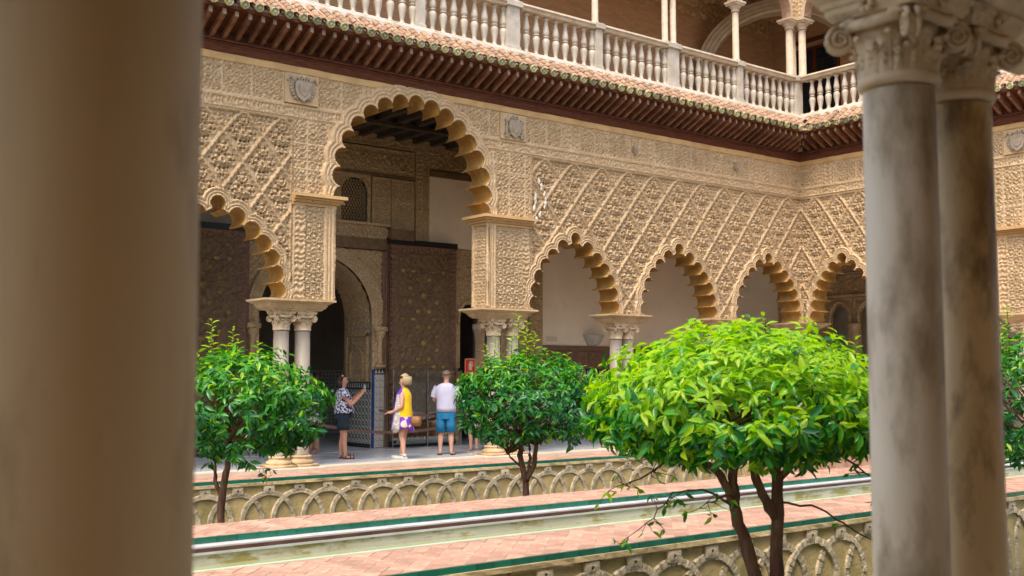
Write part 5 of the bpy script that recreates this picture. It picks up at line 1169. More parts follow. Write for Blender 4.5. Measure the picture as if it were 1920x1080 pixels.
# ================================================================== ORANGE TREES
def leafmat(name, cols, trans=.35, rough=.35):
    m = bpy.data.materials.new(name); m.use_nodes = True; nt = m.node_tree; L = nt.links; b = nt.nodes['Principled BSDF']; out = nt.nodes['Material Output']
    g = N(nt, 'ShaderNodeNewGeometry'); oi = N(nt, 'ShaderNodeObjectInfo'); ad = N(nt, 'ShaderNodeMath', operation='ADD'); fr = N(nt, 'ShaderNodeMath', operation='FRACT')
    L.new(g.outputs['Random Per Island'], ad.inputs[0]); L.new(oi.outputs['Random'], ad.inputs[1]); L.new(ad.outputs[0], fr.inputs[0])
    r = N(nt, 'ShaderNodeValToRGB')
    while len(r.color_ramp.elements) < len(cols): r.color_ramp.elements.new(.5)
    for i, c in enumerate(cols): r.color_ramp.elements[i].position = i / (len(cols) - 1); r.color_ramp.elements[i].color = (*c, 1)
    L.new(fr.outputs[0], r.inputs[0]); L.new(r.outputs[0], b.inputs['Base Color']); b.inputs['Roughness'].default_value = rough; b.inputs['Specular IOR Level'].default_value = .45
    t = N(nt, 'ShaderNodeBsdfTranslucent'); hs = N(nt, 'ShaderNodeHueSaturation'); hs.inputs['Value'].default_value = 1.5; hs.inputs['Saturation'].default_value = 1.1; L.new(r.outputs[0], hs.inputs['Color']); L.new(hs.outputs[0], t.inputs[0])
    mx = N(nt, 'ShaderNodeMixShader'); mx.inputs[0].default_value = trans; L.new(b.outputs[0], mx.inputs[1]); L.new(t.outputs[0], mx.inputs[2]); L.new(mx.outputs[0], out.inputs[0])
    return m
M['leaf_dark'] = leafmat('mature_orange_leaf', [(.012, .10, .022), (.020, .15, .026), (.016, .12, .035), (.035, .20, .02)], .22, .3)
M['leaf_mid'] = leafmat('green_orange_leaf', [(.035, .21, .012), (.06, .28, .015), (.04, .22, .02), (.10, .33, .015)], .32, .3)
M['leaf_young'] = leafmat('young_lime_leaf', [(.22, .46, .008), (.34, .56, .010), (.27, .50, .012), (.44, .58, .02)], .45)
groundcover(9.5, 17.5, 5.6, 7.8, 5000, 'ground_cover')
def leafgeo(L=1., w_=.36, droop=.22, fold=.10):
    xs = [0, .18, .42, .68, .88, 1.0]; ws = [0.02, .62, 1., .78, .38, 0.0]; V = []; F = []
    for x, k in zip(xs, ws):
        z = -droop * x * x; V += [(x, -w_ / 2 * k, z + fold * k), (x, 0, z), (x, w_ / 2 * k, z + fold * k)]
    for i in range(5):
        b = i * 3; F += [(b, b + 3, b + 4, b + 1), (b + 1, b + 4, b + 5, b + 2)]
    return np.array(V), np.array(F)
LV, LF = leafgeo()
LMS = {}
for k in ('leaf_dark', 'leaf_mid', 'leaf_young'):
    me = bpy.data.meshes.new('leaf'); me.from_pydata([tuple(v) for v in LV], [], [tuple(f) for f in LF]); me.materials.append(M[k]); me.polygons.foreach_set('use_smooth', [True] * len(me.polygons)); LMS[k] = me
FWD = np.array([math.cos(YAW), math.sin(YAW)])
def frame(d, n):
    d = d / (np.linalg.norm(d) + 1e-9); n = n - d * (n @ d); n = n / (np.linalg.norm(n) + 1e-9); return d, np.cross(n, d), n
def build_leaves(t, leaves, nparts=300):
    """leaves: (pos, dir, normal, size, kind); the largest-showing become parts of their own"""
    camp = np.array([0, 0, CAMZ]); base = np.array(t.location)
    def show(l): 
        v = camp - (l[0] + base); v = v / np.linalg.norm(v); return l[3] * (.35 + abs(v @ l[2])) * (1 + .5 * (v @ (l[0] - C0)) / (np.linalg.norm(l[0] - C0) + .1))
    C0 = np.mean([l[0] for l in leaves], axis=0)
    order = sorted(range(len(leaves)), key=lambda i: -show(leaves[i])); top = set(order[:nparts])
    for i in order[:nparts]:
        p, d, n, s, k = leaves[i]; a, b, c = frame(d, n); o = bpy.data.objects.new('leaf', LMS[k]); COL.objects.link(o); o.parent = t
        o.matrix_local = Matrix([[a[0] * s, b[0] * s, c[0] * s, p[0]], [a[1] * s, b[1] * s, c[1] * s, p[1]], [a[2] * s, b[2] * s, c[2] * s, p[2]], [0, 0, 0, 1]])
    for k in LMS:
        ids = [i for i in range(len(leaves)) if i not in top and leaves[i][4] == k]
        if not ids: continue
        V = []; 
        for i in ids:
            p, d, n, s, _ = leaves[i]; a, b, c = frame(d, n); V.append(p + s * (LV[:, :1] * a + LV[:, 1:2] * b + LV[:, 2:] * c))
        F = (LF[None] + (np.arange(len(ids)) * len(LV))[:, None, None]).reshape(-1, 4)
        o = mesh_np('crown', np.concatenate(V), F, M[k], t, True); o['kind'] = 'stuff'
def orange_tree(loc, lb, trunks, dome, nclus, leaf, mix, shoots=(), sprays=(), seed=1, inner=900):
    """dome: centre (x, y, z), radius, height up, height down; positions local to the tree foot"""
    rn = np.random.RandomState(seed); t = thing('orange_tree', lb, 'tree', loc, 0, 'orange trees in the sunken gardens')
    Rt = np.array([math.sin(YAW), -math.cos(YAW), 0]); Fw = np.array([FWD[0], FWD[1], 0]); toW = lambda r, f, z: r * Rt + f * Fw + np.array([0, 0, z])
    c = np.array(dome[0], float); R_, Hu, Hd = dome[1:]
    m = MB()
    for pts, r0, r1 in trunks:
        n = len(pts); q = []
        P = [toW(*p) for p in pts]
        for i in range(n - 1):
            for j in range(4): f = j / 4; q.append(P[i] * (1 - f) + P[i + 1] * f + rn.normal(0, .006, 3))
        q.append(P[-1]); m.tube(q, [r0 + (r1 - r0) * (i / (len(q) - 1)) + rn.uniform(-.003, .005) for i in range(len(q))], 9)
    m.build('trunk', M['bark'], t, True)
    leaves = []
    br = MB()
    def cluster(p, out, n, size, kind=None, stem=True):
        out = out / (np.linalg.norm(out) + 1e-9)
        for j in range(n):
            a = j * 2.4 + rn.uniform(0, 1); e = frame(out, np.array([.1, .2, 1.]) if abs(out[2]) < .95 else np.array([1., 0, 0]))
            side = e[1] * math.cos(a) + e[2] * math.sin(a); d = side * rn.uniform(.6, 1.) + out * rn.uniform(.15, .75) + np.array([0, 0, -rn.uniform(.05, .55)])
            nn = out * .75 + np.array([0, 0, .75]) + rn.normal(0, .35, 3)
            pp = p + out * size * rn.uniform(-.35, .5) + side * .006; s = size * (rn.uniform(.5, .8) if rn.rand() < .3 else rn.uniform(.8, 1.22))
            yk = rn.rand(); topness = (p[2] - c[2]) / Hu
            if kind: k = kind
            else:
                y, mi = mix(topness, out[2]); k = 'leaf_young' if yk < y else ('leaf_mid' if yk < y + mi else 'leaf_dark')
            leaves.append((pp, d, nn, s, k))
    # clusters over the dome, uneven radius
    for i in range(nclus):
        u = rn.uniform(-1, 1); th = rn.uniform(0, 2 * math.pi); s = math.sqrt(max(0, 1 - u * u)); n = np.array([s * math.cos(th), s * math.sin(th), u])
        lump = 1 + .07 * math.sin(3 * th + seed) + .06 * math.sin(5 * th + 4 * u + seed) + .06 * math.sin(9 * u + 2 * th)
        rad = (rn.uniform(.80, 1.03) if rn.rand() < .8 else rn.uniform(.45, .8)) * lump
        if u < -.25 and s * rad < .5: continue                       # open underside where the limbs show
        H = Hu if u > 0 else Hd
        p = c + np.array([n[0] * R_ * rad, n[1] * R_ * rad, n[2] * H * rad])
        nn = np.array([n[0] / R_, n[1] / R_, n[2] / H]); cluster(p, nn / np.linalg.norm(nn), rn.randint(5, 9), leaf)
    tips = [toW(*tr[0][-1]) for tr in trunks]
    for i in range(64):                                              # twigs from the limbs into the crown
        a = tips[rn.randint(len(tips))]; th = rn.uniform(0, 6.28); u = rn.uniform(-.75, .9); s = math.sqrt(1 - u * u); H = Hu if u > 0 else Hd
        e = c + np.array([s * math.cos(th) * R_, s * math.sin(th) * R_, u * H]) * .88; mid = (a + e) / 2 + np.array([0, 0, .06]) + rn.normal(0, .04, 3)
        br.tube([a, a * .6 + mid * .4 + rn.normal(0, .015, 3), mid, mid * .5 + e * .5 + rn.normal(0, .03, 3), e], [.016, .012, .009, .006, .003], 5)
    for (r_, f_, z0, z1) in shoots:                                  # upright young shoots above the dome
        a = toW(r_, f_, z0); b = toW(r_ + rn.uniform(-.05, .05), f_, z1); br.tube([a, (a + b) / 2 + rn.normal(0, .015, 3), b], [.008, .006, .003], 5)
        n = int((z1 - z0) / .035)
        for j in range(n):
            f = j / n; p = a * (1 - f) + b * f; an = j * 2.4; side = np.array([math.cos(an), math.sin(an), .35 + .5 * f])
            leaves.append((p, side + np.array([0, 0, -.15]), np.array([0, 0, 1.]) + rn.normal(0, .3, 3) - side * .2, leaf * rn.uniform(.75, 1.15) * (1.1 - .35 * f), 'leaf_young' if f > .35 else 'leaf_mid'))
    for pts, n, kd in sprays:                                        # long bare side branches with a few leaves
        P = [toW(*p) for p in pts]; q = []
        for i in range(len(P) - 1):
            for j in range(4): f = j / 4; q.append(P[i] * (1 - f) + P[i + 1] * f + rn.normal(0, .008, 3))
        q.append(P[-1]); br.tube(q, [.011 * (1 - .75 * i / (len(q) - 1)) for i in range(len(q))], 6)
        for j in range(n):
            p = q[rn.randint(len(q) // 3, len(q))]; tw = p + rn.normal(0, .07, 3) + np.array([0, 0, -.03]); br.tube([p, (p + tw) / 2 + rn.normal(0, .01, 3), tw], [.004, .003, .002], 4)
            for _ in range(rn.randint(1, 4)): leaves.append((tw, rn.normal(0, 1, 3) * np.array([1, 1, .3]) + np.array([0, 0, -.9]), rn.normal(0, 1, 3), leaf * rn.uniform(.5, .85), kd if rn.rand() < .8 else 'leaf_young'))
    br.build('branches', M['bark'], t, True)
    build_leaves(t, leaves)
    return t
G0 = -1.62
# first tree, far bed
b1 = (6.15, 14.0)
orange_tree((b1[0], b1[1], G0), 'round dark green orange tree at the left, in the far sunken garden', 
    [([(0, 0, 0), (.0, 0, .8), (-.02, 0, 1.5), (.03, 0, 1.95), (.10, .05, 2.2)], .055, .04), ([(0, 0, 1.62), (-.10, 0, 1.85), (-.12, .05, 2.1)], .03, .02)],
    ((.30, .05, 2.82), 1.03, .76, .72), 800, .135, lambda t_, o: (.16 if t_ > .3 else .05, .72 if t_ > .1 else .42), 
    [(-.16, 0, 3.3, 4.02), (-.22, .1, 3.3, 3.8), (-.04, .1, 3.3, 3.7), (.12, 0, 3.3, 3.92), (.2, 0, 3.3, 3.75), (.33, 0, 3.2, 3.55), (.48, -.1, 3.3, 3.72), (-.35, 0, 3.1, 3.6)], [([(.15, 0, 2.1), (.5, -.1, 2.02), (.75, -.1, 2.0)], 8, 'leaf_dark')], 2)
b2 = (10.95, 13.5)
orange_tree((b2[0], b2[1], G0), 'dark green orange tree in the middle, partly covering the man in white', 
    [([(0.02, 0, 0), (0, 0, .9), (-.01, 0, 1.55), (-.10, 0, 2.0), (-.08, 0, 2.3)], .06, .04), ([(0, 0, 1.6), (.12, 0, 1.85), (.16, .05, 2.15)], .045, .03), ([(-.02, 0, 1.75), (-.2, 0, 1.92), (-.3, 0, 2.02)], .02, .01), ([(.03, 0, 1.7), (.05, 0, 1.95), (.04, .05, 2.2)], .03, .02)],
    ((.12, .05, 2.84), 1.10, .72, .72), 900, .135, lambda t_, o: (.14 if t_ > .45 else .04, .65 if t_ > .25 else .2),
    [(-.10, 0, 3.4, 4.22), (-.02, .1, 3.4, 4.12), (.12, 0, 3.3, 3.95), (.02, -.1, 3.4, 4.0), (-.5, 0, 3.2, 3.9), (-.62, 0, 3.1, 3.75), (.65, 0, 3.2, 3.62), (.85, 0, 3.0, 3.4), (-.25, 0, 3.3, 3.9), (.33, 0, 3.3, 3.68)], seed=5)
b3 = (7.12, 5.83)
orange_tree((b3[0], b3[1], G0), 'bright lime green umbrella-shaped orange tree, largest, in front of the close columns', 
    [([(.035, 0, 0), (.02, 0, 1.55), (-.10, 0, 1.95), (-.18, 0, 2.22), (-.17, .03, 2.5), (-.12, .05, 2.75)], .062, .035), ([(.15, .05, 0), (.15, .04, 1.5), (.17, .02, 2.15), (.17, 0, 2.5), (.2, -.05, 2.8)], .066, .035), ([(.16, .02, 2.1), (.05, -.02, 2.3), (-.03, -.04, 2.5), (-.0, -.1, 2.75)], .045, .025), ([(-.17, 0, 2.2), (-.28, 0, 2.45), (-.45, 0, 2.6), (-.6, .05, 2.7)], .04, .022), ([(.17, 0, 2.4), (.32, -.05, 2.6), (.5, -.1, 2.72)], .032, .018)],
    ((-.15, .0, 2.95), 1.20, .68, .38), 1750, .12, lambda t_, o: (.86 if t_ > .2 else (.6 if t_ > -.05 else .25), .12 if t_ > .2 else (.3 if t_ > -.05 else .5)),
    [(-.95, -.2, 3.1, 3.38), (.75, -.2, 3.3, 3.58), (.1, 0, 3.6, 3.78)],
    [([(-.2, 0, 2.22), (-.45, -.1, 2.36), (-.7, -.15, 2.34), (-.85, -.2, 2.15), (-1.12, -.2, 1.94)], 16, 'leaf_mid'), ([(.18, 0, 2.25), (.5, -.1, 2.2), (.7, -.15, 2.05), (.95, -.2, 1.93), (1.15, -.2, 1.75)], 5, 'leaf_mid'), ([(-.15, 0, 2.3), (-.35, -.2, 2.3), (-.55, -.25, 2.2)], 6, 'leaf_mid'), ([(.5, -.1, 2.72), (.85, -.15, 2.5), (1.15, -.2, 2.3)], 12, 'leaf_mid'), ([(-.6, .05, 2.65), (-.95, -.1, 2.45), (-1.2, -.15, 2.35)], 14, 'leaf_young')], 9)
b4 = (13.3, 6.3)
orange_tree((b4[0], b4[1], G0), 'orange tree cut off by the right edge of the picture, behind the close pair',
    [([(0, 0, 0), (0, 0, 1.5), (.05, 0, 2.2)], .06, .04)], ((0, 0, 2.97), 1.08, .84, .86), 700, .12, lambda t_, o: (.12 if t_ > .3 else .03, .6 if t_ > .0 else .25), [(-.58, 0, 3.3, 4.12), (-.74, -.1, 3.2, 3.75), (-.66, 0, 3.3, 3.9)], seed=12)
# ================================================================== PEOPLE
def skinned(name, joints, edges, mt, parent, root=0, sub=2):
    me = bpy.data.meshes.new(name); me.from_pydata([j[0] for j in joints], edges, []); o = bpy.data.objects.new(name, me); COL.objects.link(o); me.materials.append(mt)
    sk = o.modifiers.new('skin', 'SKIN'); sk.use_smooth_shade = True; ss = o.modifiers.new('sub', 'SUBSURF'); ss.levels = ss.render_levels = sub
    for i, j in enumerate(joints): r = j[1]; me.skin_vertices[0].data[i].radius = (r, r) if not isinstance(r, tuple) else r; me.skin_vertices[0].data[i].use_root = (i == root)
    bpy.context.view_layer.update(); dg = bpy.context.evaluated_depsgraph_get(); ev = bpy.data.meshes.new_from_object(o.evaluated_get(dg)); o.modifiers.clear(); o.data = ev; ev.name = name
    if parent is not None: o.parent = parent
    return o
def loft(m, pts, n=16):
    """pts: (x, y, z, rx, ry, tilt) cross sections"""
    m.rings([[(x + rx * math.cos(2 * math.pi * i / n), y + ry * math.sin(2 * math.pi * i / n), z + tl * math.cos(2 * math.pi * i / n)) for i in range(n)] for x, y, z, rx, ry, tl in pts], False, False)
def person(loc, rz, lb, H, sk, wid, armL, armR, legs, head_turn=0, belly=0., male=False):
    """local +x is forward, +y the left side. armL/armR: shoulder, elbow, wrist, finger direction"""
    t = thing('person', lb, 'person', loc, rz); k = H / 1.65; J = []; E_ = []
    def add(p, r, par=None): J.append(((p[0] * k, p[1] * k, p[2] * k), tuple(q * k for q in r) if isinstance(r, tuple) else r * k)); i = len(J) - 1; (E_.append((par, i)) if par is not None else None); return i
    pel = add((0, 0, .88), (.13 * wid, .11 * wid)); wst = add((.01 + belly * .3, 0, 1.02), (.125 * wid, .10 * wid), pel); ch = add((0, 0, 1.22), (.135 * wid, .105 * wid), wst); nk0 = add((-.01, 0, 1.36), (.075, .065), ch)
    nk = add((.005, 0, 1.43), .048, nk0); h1 = add((.022, 0, 1.495), (.060, .068), nk); h2 = add((.012, 0, 1.58), (.078, .084), h1); add((.015, 0, 1.625), (.05, .055), h2)
    for sgn, arm in ((1, armL), (-1, armR)):
        sh, el, wr, fd = arm; a = add(sh, .055 * (wid ** .5), ch); b = add([(sh[i] + el[i]) / 2 for i in range(3)], .047 * wid, a); c = add(el, .040 * (wid ** .5), b); d = add([(el[i] + wr[i]) / 2 for i in range(3)], .036, c); e = add(wr, .024, d)
        fdv = np.array(fd, float); fdv /= np.linalg.norm(fdv); sd = np.cross(fdv, [0, 0, 1.]); sd /= (np.linalg.norm(sd) + 1e-6); pm = np.array(wr) + fdv * .05; f = add(pm, (.034, .018), e)
        for q, L in ((-1.4, .062), (-.5, .075), (.4, .072), (1.3, .058)):
            b0 = pm + sd * q * .014 + fdv * .03; g = add(b0, .0095, f); g2 = add(b0 + fdv * L * .55 + np.array([0, 0, -.008]), .0085, g); add(b0 + fdv * L * .9 + np.array([0, 0, -.028]), .007, g2)
        b0 = np.array(wr) + sd * .028 + fdv * .02; g = add(b0, .010, f); add(b0 + fdv * .045 + sd * .018, .008, g)
    for sgn, (kn, an, toe) in zip((1, -1), legs):
        hp = add((0, sgn * .085 * wid ** .5, .82), .092 * wid, pel); th = add(((kn[0]) * .5, (sgn * .09 + kn[1]) / 2, .66), .078 * wid, hp); K = add(kn, .056 * wid ** .7, th); cf = add((kn[0] * .5 + an[0] * .5 - .015, (kn[1] + an[1]) / 2, (kn[2] + an[2]) / 2 + .05), .052 * wid ** .7, K); A = add(an, .033, cf); he = add((an[0] - .02, an[1], .035), .030, A); add((toe[0] * .6 + an[0] * .4, toe[1], .028), (.036, .024), he); add((toe[0], toe[1], .02), (.034, .018), len(J) - 1)
    body = skinned('body', J, E_, sk, t)
    # face: nose, eyes, mouth, ears
    f = MB(); hc = (.02 * k, 0, 1.565 * k)
    f.sphere((hc[0] + .070 * k, 0, hc[2] - .045 * k), .016 * k, 6, 5, (1, .8, 1.2)); [f.sphere((hc[0] - .003, s_ * .077 * k, hc[2] - .022 * k), .022 * k, 6, 5, (.7, .4, 1.2)) for s_ in (-1, 1)]; f.build('nose_and_ears', sk, t, True)
    f = MB(); [f.sphere((hc[0] + .068 * k, s_ * .028 * k, hc[2] - .005 * k), .009 * k, 6, 5) for s_ in (-1, 1)]; f.build('eyes', M['black'], t)
    f = MB(); f.sphere((hc[0] + .070 * k, 0, hc[2] - .068 * k), .016 * k, 8, 5, (.5, 1.2, .45)); f.build('mouth', M['lip'], t, True)
    return t, k
M['lip'] = mat('lips', (.42, .12, .09), None, 9, .5)
M['hair_dark'] = mat('dark_hair', (.025, .014, .010), (.05, .025, .018), 30, .5, stretch=(1, 1, .2))
M['hair_blond'] = mat('blonde_hair', (.52, .40, .22), (.38, .27, .13), 40, .6, stretch=(1, 1, .2))
M['hair_grey'] = mat('short_grey_hair', (.20, .15, .11), (.13, .09, .07), 60, .8)
M['navy'] = mat('dark_teal_shorts', (.012, .022, .032), (.02, .03, .04), 8, .8)
M['blueshort'] = mat('bright_blue_shorts', (.015, .15, .30), (.02, .19, .36), 10, .8, bump=.2, bscale=20)
M['whitetee'] = mat('pale_lilac_tee', (.55, .53, .66), (.50, .48, .60), 6, .85, bump=.3, bscale=9, bdist=.02)
M['shoewhite'] = mat('cream_sneaker', (.62, .56, .48), None, 10, .7)
M['sandal'] = mat('dark_red_sandal', (.07, .018, .015), None, 10, .6)
M['straw'] = mat('woven_straw', (.34, .17, .065), (.22, .10, .035), 30, .7, bump=.5, bscale=80)
M['yellow'] = mat('yellow_dress_panel', (.80, .52, .01), (.74, .44, .01), 6, .8)
M['phone'] = mat('white_phone', (.6, .62, .65), None, 5, .3)
def printed(name, ca, cb, scale, thr=.5, cc=None):
    m = mat(name, ca, ca, 3, .8); nt = m.node_tree; b = nt.nodes['Principled BSDF']; L = nt.links; tc = N(nt, 'ShaderNodeTexCoord'); v = N(nt, 'ShaderNodeTexNoise'); v.inputs['Scale'].default_value = scale; v.inputs['Detail'].default_value = 1; L.new(tc.outputs['Object'], v.inputs['Vector'])
    r = N(nt, 'ShaderNodeValToRGB'); r.color_ramp.interpolation = 'CONSTANT'; r.color_ramp.elements[0].color = (*ca, 1); r.color_ramp.elements[1].position = thr; r.color_ramp.elements[1].color = (*cb, 1)
    if cc: e = r.color_ramp.elements.new(thr + .09); e.color = (*cc, 1)
    L.new(v.outputs[0], r.inputs[0]); L.new(r.outputs[0], b.inputs['Base Color']); return m
M['print_bw'] = printed('navy_white_print', (.03, .03, .07), (.62, .62, .70), 26, .5)
M['print_purple'] = printed('purple_white_print', (.13, .05, .55), (.30, .04, .40), 5, .52, (.60, .58, .50))
M['print_grey'] = printed('grey_lace_print', (.42, .38, .32), (.62, .58, .50), 22, .5)
M['print_blue'] = printed('blue_patterned_shirt', (.02, .10, .16), (.12, .25, .32), 14, .55)
TORI = lambda a: math.radians(a)
# woman photographing: faces image right
p1, k = person((10.79, 19.0, 0), YAW - math.pi / 2 + .25, 'dark-haired woman in patterned top and dark shorts, holding up a phone', 1.62, M['skin'], 1.12,
    ((-.01, .15, 1.30), (.16, .21, 1.13), (.36, .08, 1.30), (.5, -.1, .9)), ((-.01, -.17, 1.30), (.13, -.22, 1.06), (.37, -.07, 1.28), (.5, .2, .9)),
    (((.02, .08, .46), (-.02, .07, .08), (.14, .09, 0)), ((.03, -.07, .46), (.06, -.07, .08), (.22, -.08, 0))), belly=.1)
m = MB(); loft(m, [(-.01, 0, 1.37, .075, .10, 0), (-.01, 0, 1.34, .10, .155, 0), (0, 0, 1.28, .135, .185, 0), (.01, 0, 1.18, .165, .185, 0), (.02, 0, 1.05, .175, .185, 0), (.03, 0, .95, .195, .205, 0), (.035, 0, .885, .215, .215, .01), (.035, 0, .90, .19, .19, .01)])
for s_ in (1, -1): m.tube([(-.01, s_ * .15, 1.31), (.02, s_ * .20, 1.24), (.03, s_ * .215, 1.19)], [.07, .082, .09], 12, False)
m.build('patterned_top', M['print_bw'], p1, True)
m = MB(); loft(m, [(0, 0, .98, .15, .17, 0), (0, 0, .88, .175, .19, 0), (0, 0, .78, .17, .19, 0)]); 
for s_ in (1, -1): loft(m, [(.0, s_ * .085, .82, .12, .105, 0), (.01, s_ * .085, .66, .115, .105, 0), (.01, s_ * .085, .56, .115, .105, 0), (.01, s_ * .085, .57, .10, .09, 0)])
m.build('shorts', M['navy'], p1, True)
m = MB(); m.rings([[(-.0 + (.088 * math.sin(a)) * math.cos(b) - .006, .095 * math.sin(a) * math.sin(b), 1.56 + .10 * math.cos(a)) for b in np.linspace(0, 2 * math.pi, 13)[:-1]] for a in (.1, .5, .9, 1.15)]); m.sphere((-.045, 0, 1.56), .075, 10, 7); m.tube([(-.07, 0, 1.58), (-.09, .03, 1.50), (-.07, .07, 1.42), (-.05, .08, 1.36)], [.05, .055, .04, .02], 8); m.tube([(-.07, 0, 1.58), (-.09, -.03, 1.50), (-.06, -.07, 1.42), (-.04, -.08, 1.36)], [.05, .055, .04, .02], 8); m.build('hair', M['hair_dark'], p1, True)
m = MB(); m.sphere((-.02, -.085, 1.61), .02, 6, 4); m.sphere((.0, .09, 1.60), .02, 6, 4); m.build('hair_flower', M['whitemarble'], p1)
m = MB()
for y, x in ((.07, .05), (-.07, .13)): m.rings([[(x + .128 * math.cos(a) * (.85), y + .045 * math.sin(a), z) for a in np.linspace(0, 2 * math.pi, 13)[:-1]] for z in (0.0, .018)]); [m.tube([(x + dx, y - .05, .02), (x + dx, y, .085), (x + dx, y + .05, .02)], .012, 5) for dx in (-.07, .02, .08)]
m.build('sandals', M['sandal'], p1)
ph = MB(); ph.box(-.006, .006, -.036, .036, -.075, .075); o = ph.build('phone', M['phone']); o.location = (10.79 + .43 * math.cos(YAW - math.pi / 2 + .25), 19.0 + .43 * math.sin(YAW - math.pi / 2 + .25), 1.365); o.rotation_euler = (0, -.2, YAW - math.pi / 2 + .25); tag(o, 'pale smartphone held up by the dark-haired woman', 'phone')
# blonde woman: faces image left
A2 = YAW + math.pi / 2 - .2
p2, k = person((11.72, 18.25, 0), A2, 'blonde woman in yellow and purple sleeveless dress with white sneakers, facing left', 1.60, M['skin2'], 1.12,
    ((-.01, .155, 1.29), (-.02, .22, 1.04), (.20, .17, .93), (1, 0, -.1)), ((-.01, -.155, 1.29), (.04, -.20, 1.05), (.24, -.12, .95), (1, .1, -.1)),
    (((.02, .08, .46), (-.03, .09, .08), (.12, .10, 0)), ((.02, -.08, .46), (.08, -.07, .08), (.24, -.08, 0))), belly=.25)
def dress(parent):
    prof = [(-.01, 0, 1.38, .055, .09), (-.01, 0, 1.34, .09, .13), (.0, 0, 1.25, .15, .165), (.01, 0, 1.12, .165, .165), (.02, 0, .98, .18, .185), (.02, 0, .82, .20, .205), (.02, 0, .66, .215, .225), (.02, 0, .55, .225, .235), (.02, 0, .56, .19, .20)]
    n = 24
    for nm, mt, lo, hi, zr in (('dress_panel_yellow', M['yellow'], 6, 12, (0, 5)), ('dress_panel_grey', M['print_grey'], 3, 6, (2, 8)), ('dress_panel_purple', M['print_purple'], 0, 3, (0, 8)), ('dress_panel_purple', M['print_purple'], 6, 12, (5, 8)), ('dress_back', M['print_purple'], 12, 15, (0, 8)), ('dress_panel_yellow', M['yellow'], 15, 19, (0, 5)), ('dress_panel_grey', M['print_grey'], 19, 21, (2, 8)), ('dress_panel_purple', M['print_purple'], 21, 24, (0, 8)), ('dress_panel_purple', M['print_purple'], 15, 19, (5, 8)), ('dress_panel_purple', M['print_purple'], 3, 6, (0, 2)), ('dress_panel_purple', M['print_purple'], 19, 21, (0, 2))):
        V = []; idx = list(range(lo, hi + 1)); ks = range(zr[0], zr[1] + 1)
        for q in ks:
            x, y, z, rx, ry = prof[q]
            for i in idx: a = 2 * math.pi * i / n; wv = 1 + (.04 * math.sin(a * 7) if q > 5 else 0); V.append((x + rx * wv * math.cos(a), y + ry * wv * math.sin(a), z + (.05 * math.cos(3 * a) if q >= 7 else 0)))
        L = len(idx); F = [(r * L + i, (r + 1) * L + i, (r + 1) * L + i + 1, r * L + i + 1) for r in range(len(ks) - 1) for i in range(L - 1)]
        mesh_np(nm, V, F, mt, parent, True)
dress(p2)
m = MB(); m.rings([[(-.005 + (.105 * math.sin(a)) * math.cos(b) - .010, .108 * math.sin(a) * math.sin(b), 1.545 + .115 * math.cos(a)) for b in np.linspace(.0, 2 * math.pi, 13)[:-1]] for a in (.1, .5, .9, 1.05)])
m.rings([[(-.045 + r * math.cos(b), r * 1.15 * math.sin(b), z) for b in np.linspace(1.2, 2 * math.pi - 1.2, 12)] for r, z in ((.10, 1.60), (.115, 1.54), (.11, 1.47), (.085, 1.43))]); m.build('hair', M['hair_blond'], p2, True)
m = MB()
for y, x in ((.10, .03), (-.08, .14)): m.rings([[(x + rx * math.cos(a), y + .05 * sc_ * math.sin(a), z) for a in np.linspace(0, 2 * math.pi, 13)[:-1]] for rx, sc_, z in ((.145, 1, 0), (.145, 1, .03), (.12, .85, .06))]); m.lathe([(.05, .05), (.046, .10)], 10, (x - .08, y))
m.build('sneakers', M['shoewhite'], p2, True)
m = MB(); m.sphere((.0, .208, 1.20), .016, 6, 4); m.build('arm_patch', M['whitemarble'], p2)
bag = thing('straw_bag', 'round woven straw handbag hanging behind the blonde woman', 'handbag', (11.72 - .20 * math.cos(A2), 18.25 - .20 * math.sin(A2), .73), A2)
m = MB(); m.rings([[(-.09 + dx, r * math.cos(a), r * math.sin(a)) for a in np.linspace(0, 2 * math.pi, 19)[:-1]] for dx, r in ((.12, .05), (.11, .09), (.10, .10), (-.02, .095), (-.05, .08), (-.055, .03))]); m.build('bag_body', M['straw'], bag, True)
m = MB(); m.tube([(.02, .098 * math.cos(a), .098 * math.sin(a)) for a in np.linspace(0, 2 * math.pi, 15)], .014, 6); m.build('bag_rim', M['doorborder'], bag)
m = MB(); m.tube([(.0, 0, .13), (.10, -.02, .35), (.20, -.03, .55)], .008, 5); m.build('strap', M['doorborder'], bag)
# man seen from behind
A3 = YAW - .1
p3, k = person((12.97, 18.6, 0), A3, 'grey-haired man seen from behind in pale T-shirt, blue shorts and flip-flops', 1.72, M['skin2'], 1.15,
    ((0, .185, 1.31), (.05, .25, 1.06), (.22, .17, 1.12), (1, -.4, .2)), ((0, -.185, 1.31), (.05, -.25, 1.06), (.22, -.17, 1.12), (1, .4, .2)),
    (((.0, .10, .46), (-.02, .11, .08), (.12, .15, 0)), ((.0, -.10, .46), (-.02, -.11, .08), (.12, -.15, 0))), male=True)
m = MB(); loft(m, [(-.01, 0, 1.40, .065, .075, 0), (-.01, 0, 1.375, .09, .14, 0), (0, 0, 1.32, .125, .20, 0), (.0, 0, 1.22, .145, .205, 0), (.01, 0, 1.05, .155, .19, 0), (.01, 0, .92, .165, .195, 0), (.01, 0, .84, .17, .20, 0), (.01, 0, .85, .15, .18, 0)])
for s_ in (1, -1): m.tube([(0, s_ * .165, 1.325), (.02, s_ * .225, 1.22), (.03, s_ * .245, 1.13)], [.075, .072, .072], 12, False)
for v in range(len(m.v)): m.v[v] = tuple(c * k for c in m.v[v])
m.build('tee_shirt', M['whitetee'], p3, True)
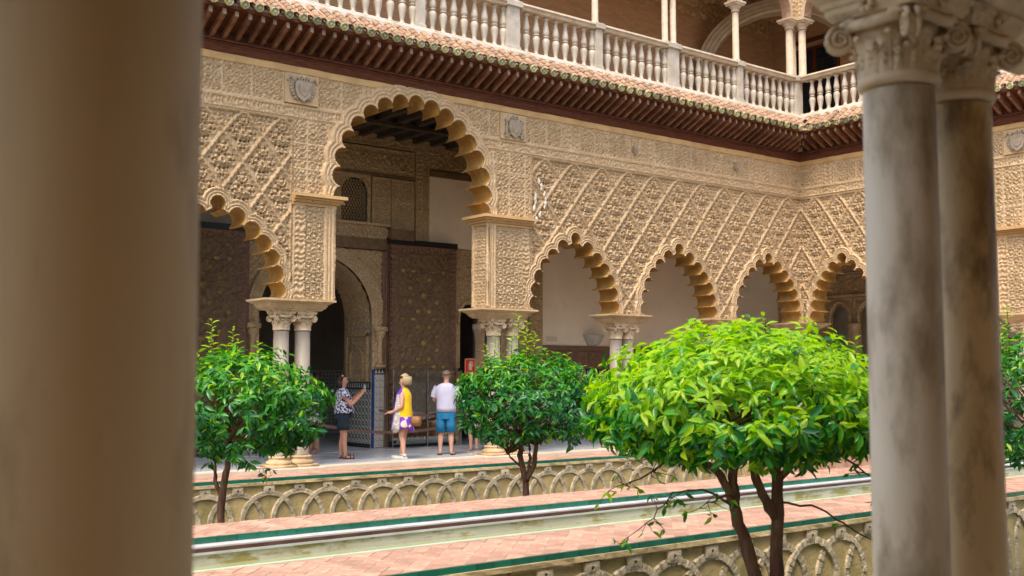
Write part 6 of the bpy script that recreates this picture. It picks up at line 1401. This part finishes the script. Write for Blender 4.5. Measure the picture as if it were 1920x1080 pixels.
m = MB(); loft(m, [(0, 0, .90, .14, .165, 0), (0, 0, .80, .155, .18, 0), (0, 0, .70, .14, .17, 0)])
for s_ in (1, -1): loft(m, [(.0, s_ * .09, .84, .12, .10, 0), (.0, s_ * .095, .60, .115, .10, 0), (0, s_ * .10, .44, .115, .10, 0), (0, s_ * .10, .45, .09, .08, 0)])
m.v = [tuple(c * k for c in v) for v in m.v]; m.build('shorts', M['blueshort'], p3, True)
m = MB(); m.rings([[(.005 + (.088 * math.sin(a)) * math.cos(b) - .012, .086 * math.sin(a) * math.sin(b), 1.565 + .088 * math.cos(a)) for b in np.linspace(0, 2 * math.pi, 13)[:-1]] for a in (.1, .5, .9, 1.3, 1.6)]); m.v = [tuple(c * k for c in v) for v in m.v]; m.build('hair', M['hair_grey'], p3, True)
m = MB()
for y in (.12, -.12): m.rings([[(.06 + .15 * math.cos(a), y * k * 1.1 + .05 * math.sin(a), z) for a in np.linspace(0, 2 * math.pi, 13)[:-1]] for z in (0., .02)])
m.build('flip_flops', M['sandal'], p3)
# visitors in the shadow of the doorway
def bystander(loc, rz, lb, H, top, low, hair, sk):
    p, k = person(loc, rz, lb, H, sk, 1.05, ((-.01, .16, 1.29), (-.01, .22, 1.03), (.12, .17, .88), (1, 0, -1)), ((-.01, -.16, 1.29), (-.01, -.22, 1.03), (.12, -.17, .88), (1, 0, -1)), (((.02, .08, .46), (-.02, .08, .08), (.12, .10, 0)), ((.02, -.08, .46), (.05, -.08, .08), (.18, -.10, 0))))
    m = MB(); loft(m, [(-.01, 0, 1.38, .065, .09, 0), (-.01, 0, 1.34, .10, .15, 0), (0, 0, 1.25, .14, .185, 0), (.01, 0, 1.05, .15, .18, 0), (.01, 0, .86, .165, .19, 0)])
    for s_ in (1, -1): m.tube([(-.01, s_ * .15, 1.31), (.0, s_ * .21, 1.2), (.0, s_ * .225, 1.1)], [.07, .07, .07], 10, False)
    m.v = [tuple(c * k for c in v) for v in m.v]; m.build('shirt', top, p, True)
    m = MB(); loft(m, [(0, 0, .92, .14, .165, 0), (0, 0, .80, .15, .175, 0)]); [loft(m, [(.0, s_ * .09, .84, .11, .095, 0), (.0, s_ * .09, .56, .10, .09, 0)]) for s_ in (1, -1)]
    m.v = [tuple(c * k for c in v) for v in m.v]; m.build('shorts', low, p, True)
    m = MB(); m.rings([[((.093 * math.sin(a)) * math.cos(b) - .018, .092 * math.sin(a) * math.sin(b), 1.565 + .095 * math.cos(a)) for b in np.linspace(0, 2 * math.pi, 13)[:-1]] for a in (.1, .5, .9, 1.3, 1.7)]); m.v = [tuple(c * k for c in v) for v in m.v]; m.build('hair', hair, p, True)
    return p
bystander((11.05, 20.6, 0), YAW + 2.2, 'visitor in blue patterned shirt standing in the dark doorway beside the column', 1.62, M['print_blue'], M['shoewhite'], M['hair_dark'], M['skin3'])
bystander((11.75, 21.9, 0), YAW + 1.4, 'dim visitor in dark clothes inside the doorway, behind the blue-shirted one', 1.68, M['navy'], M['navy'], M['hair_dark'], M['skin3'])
bystander((14.15, 19.25, 0), YAW + .4, 'visitor almost hidden behind the middle tree, right of the man in white', 1.55, M['print_bw'], M['print_grey'], M['hair_dark'], M['skin2'])
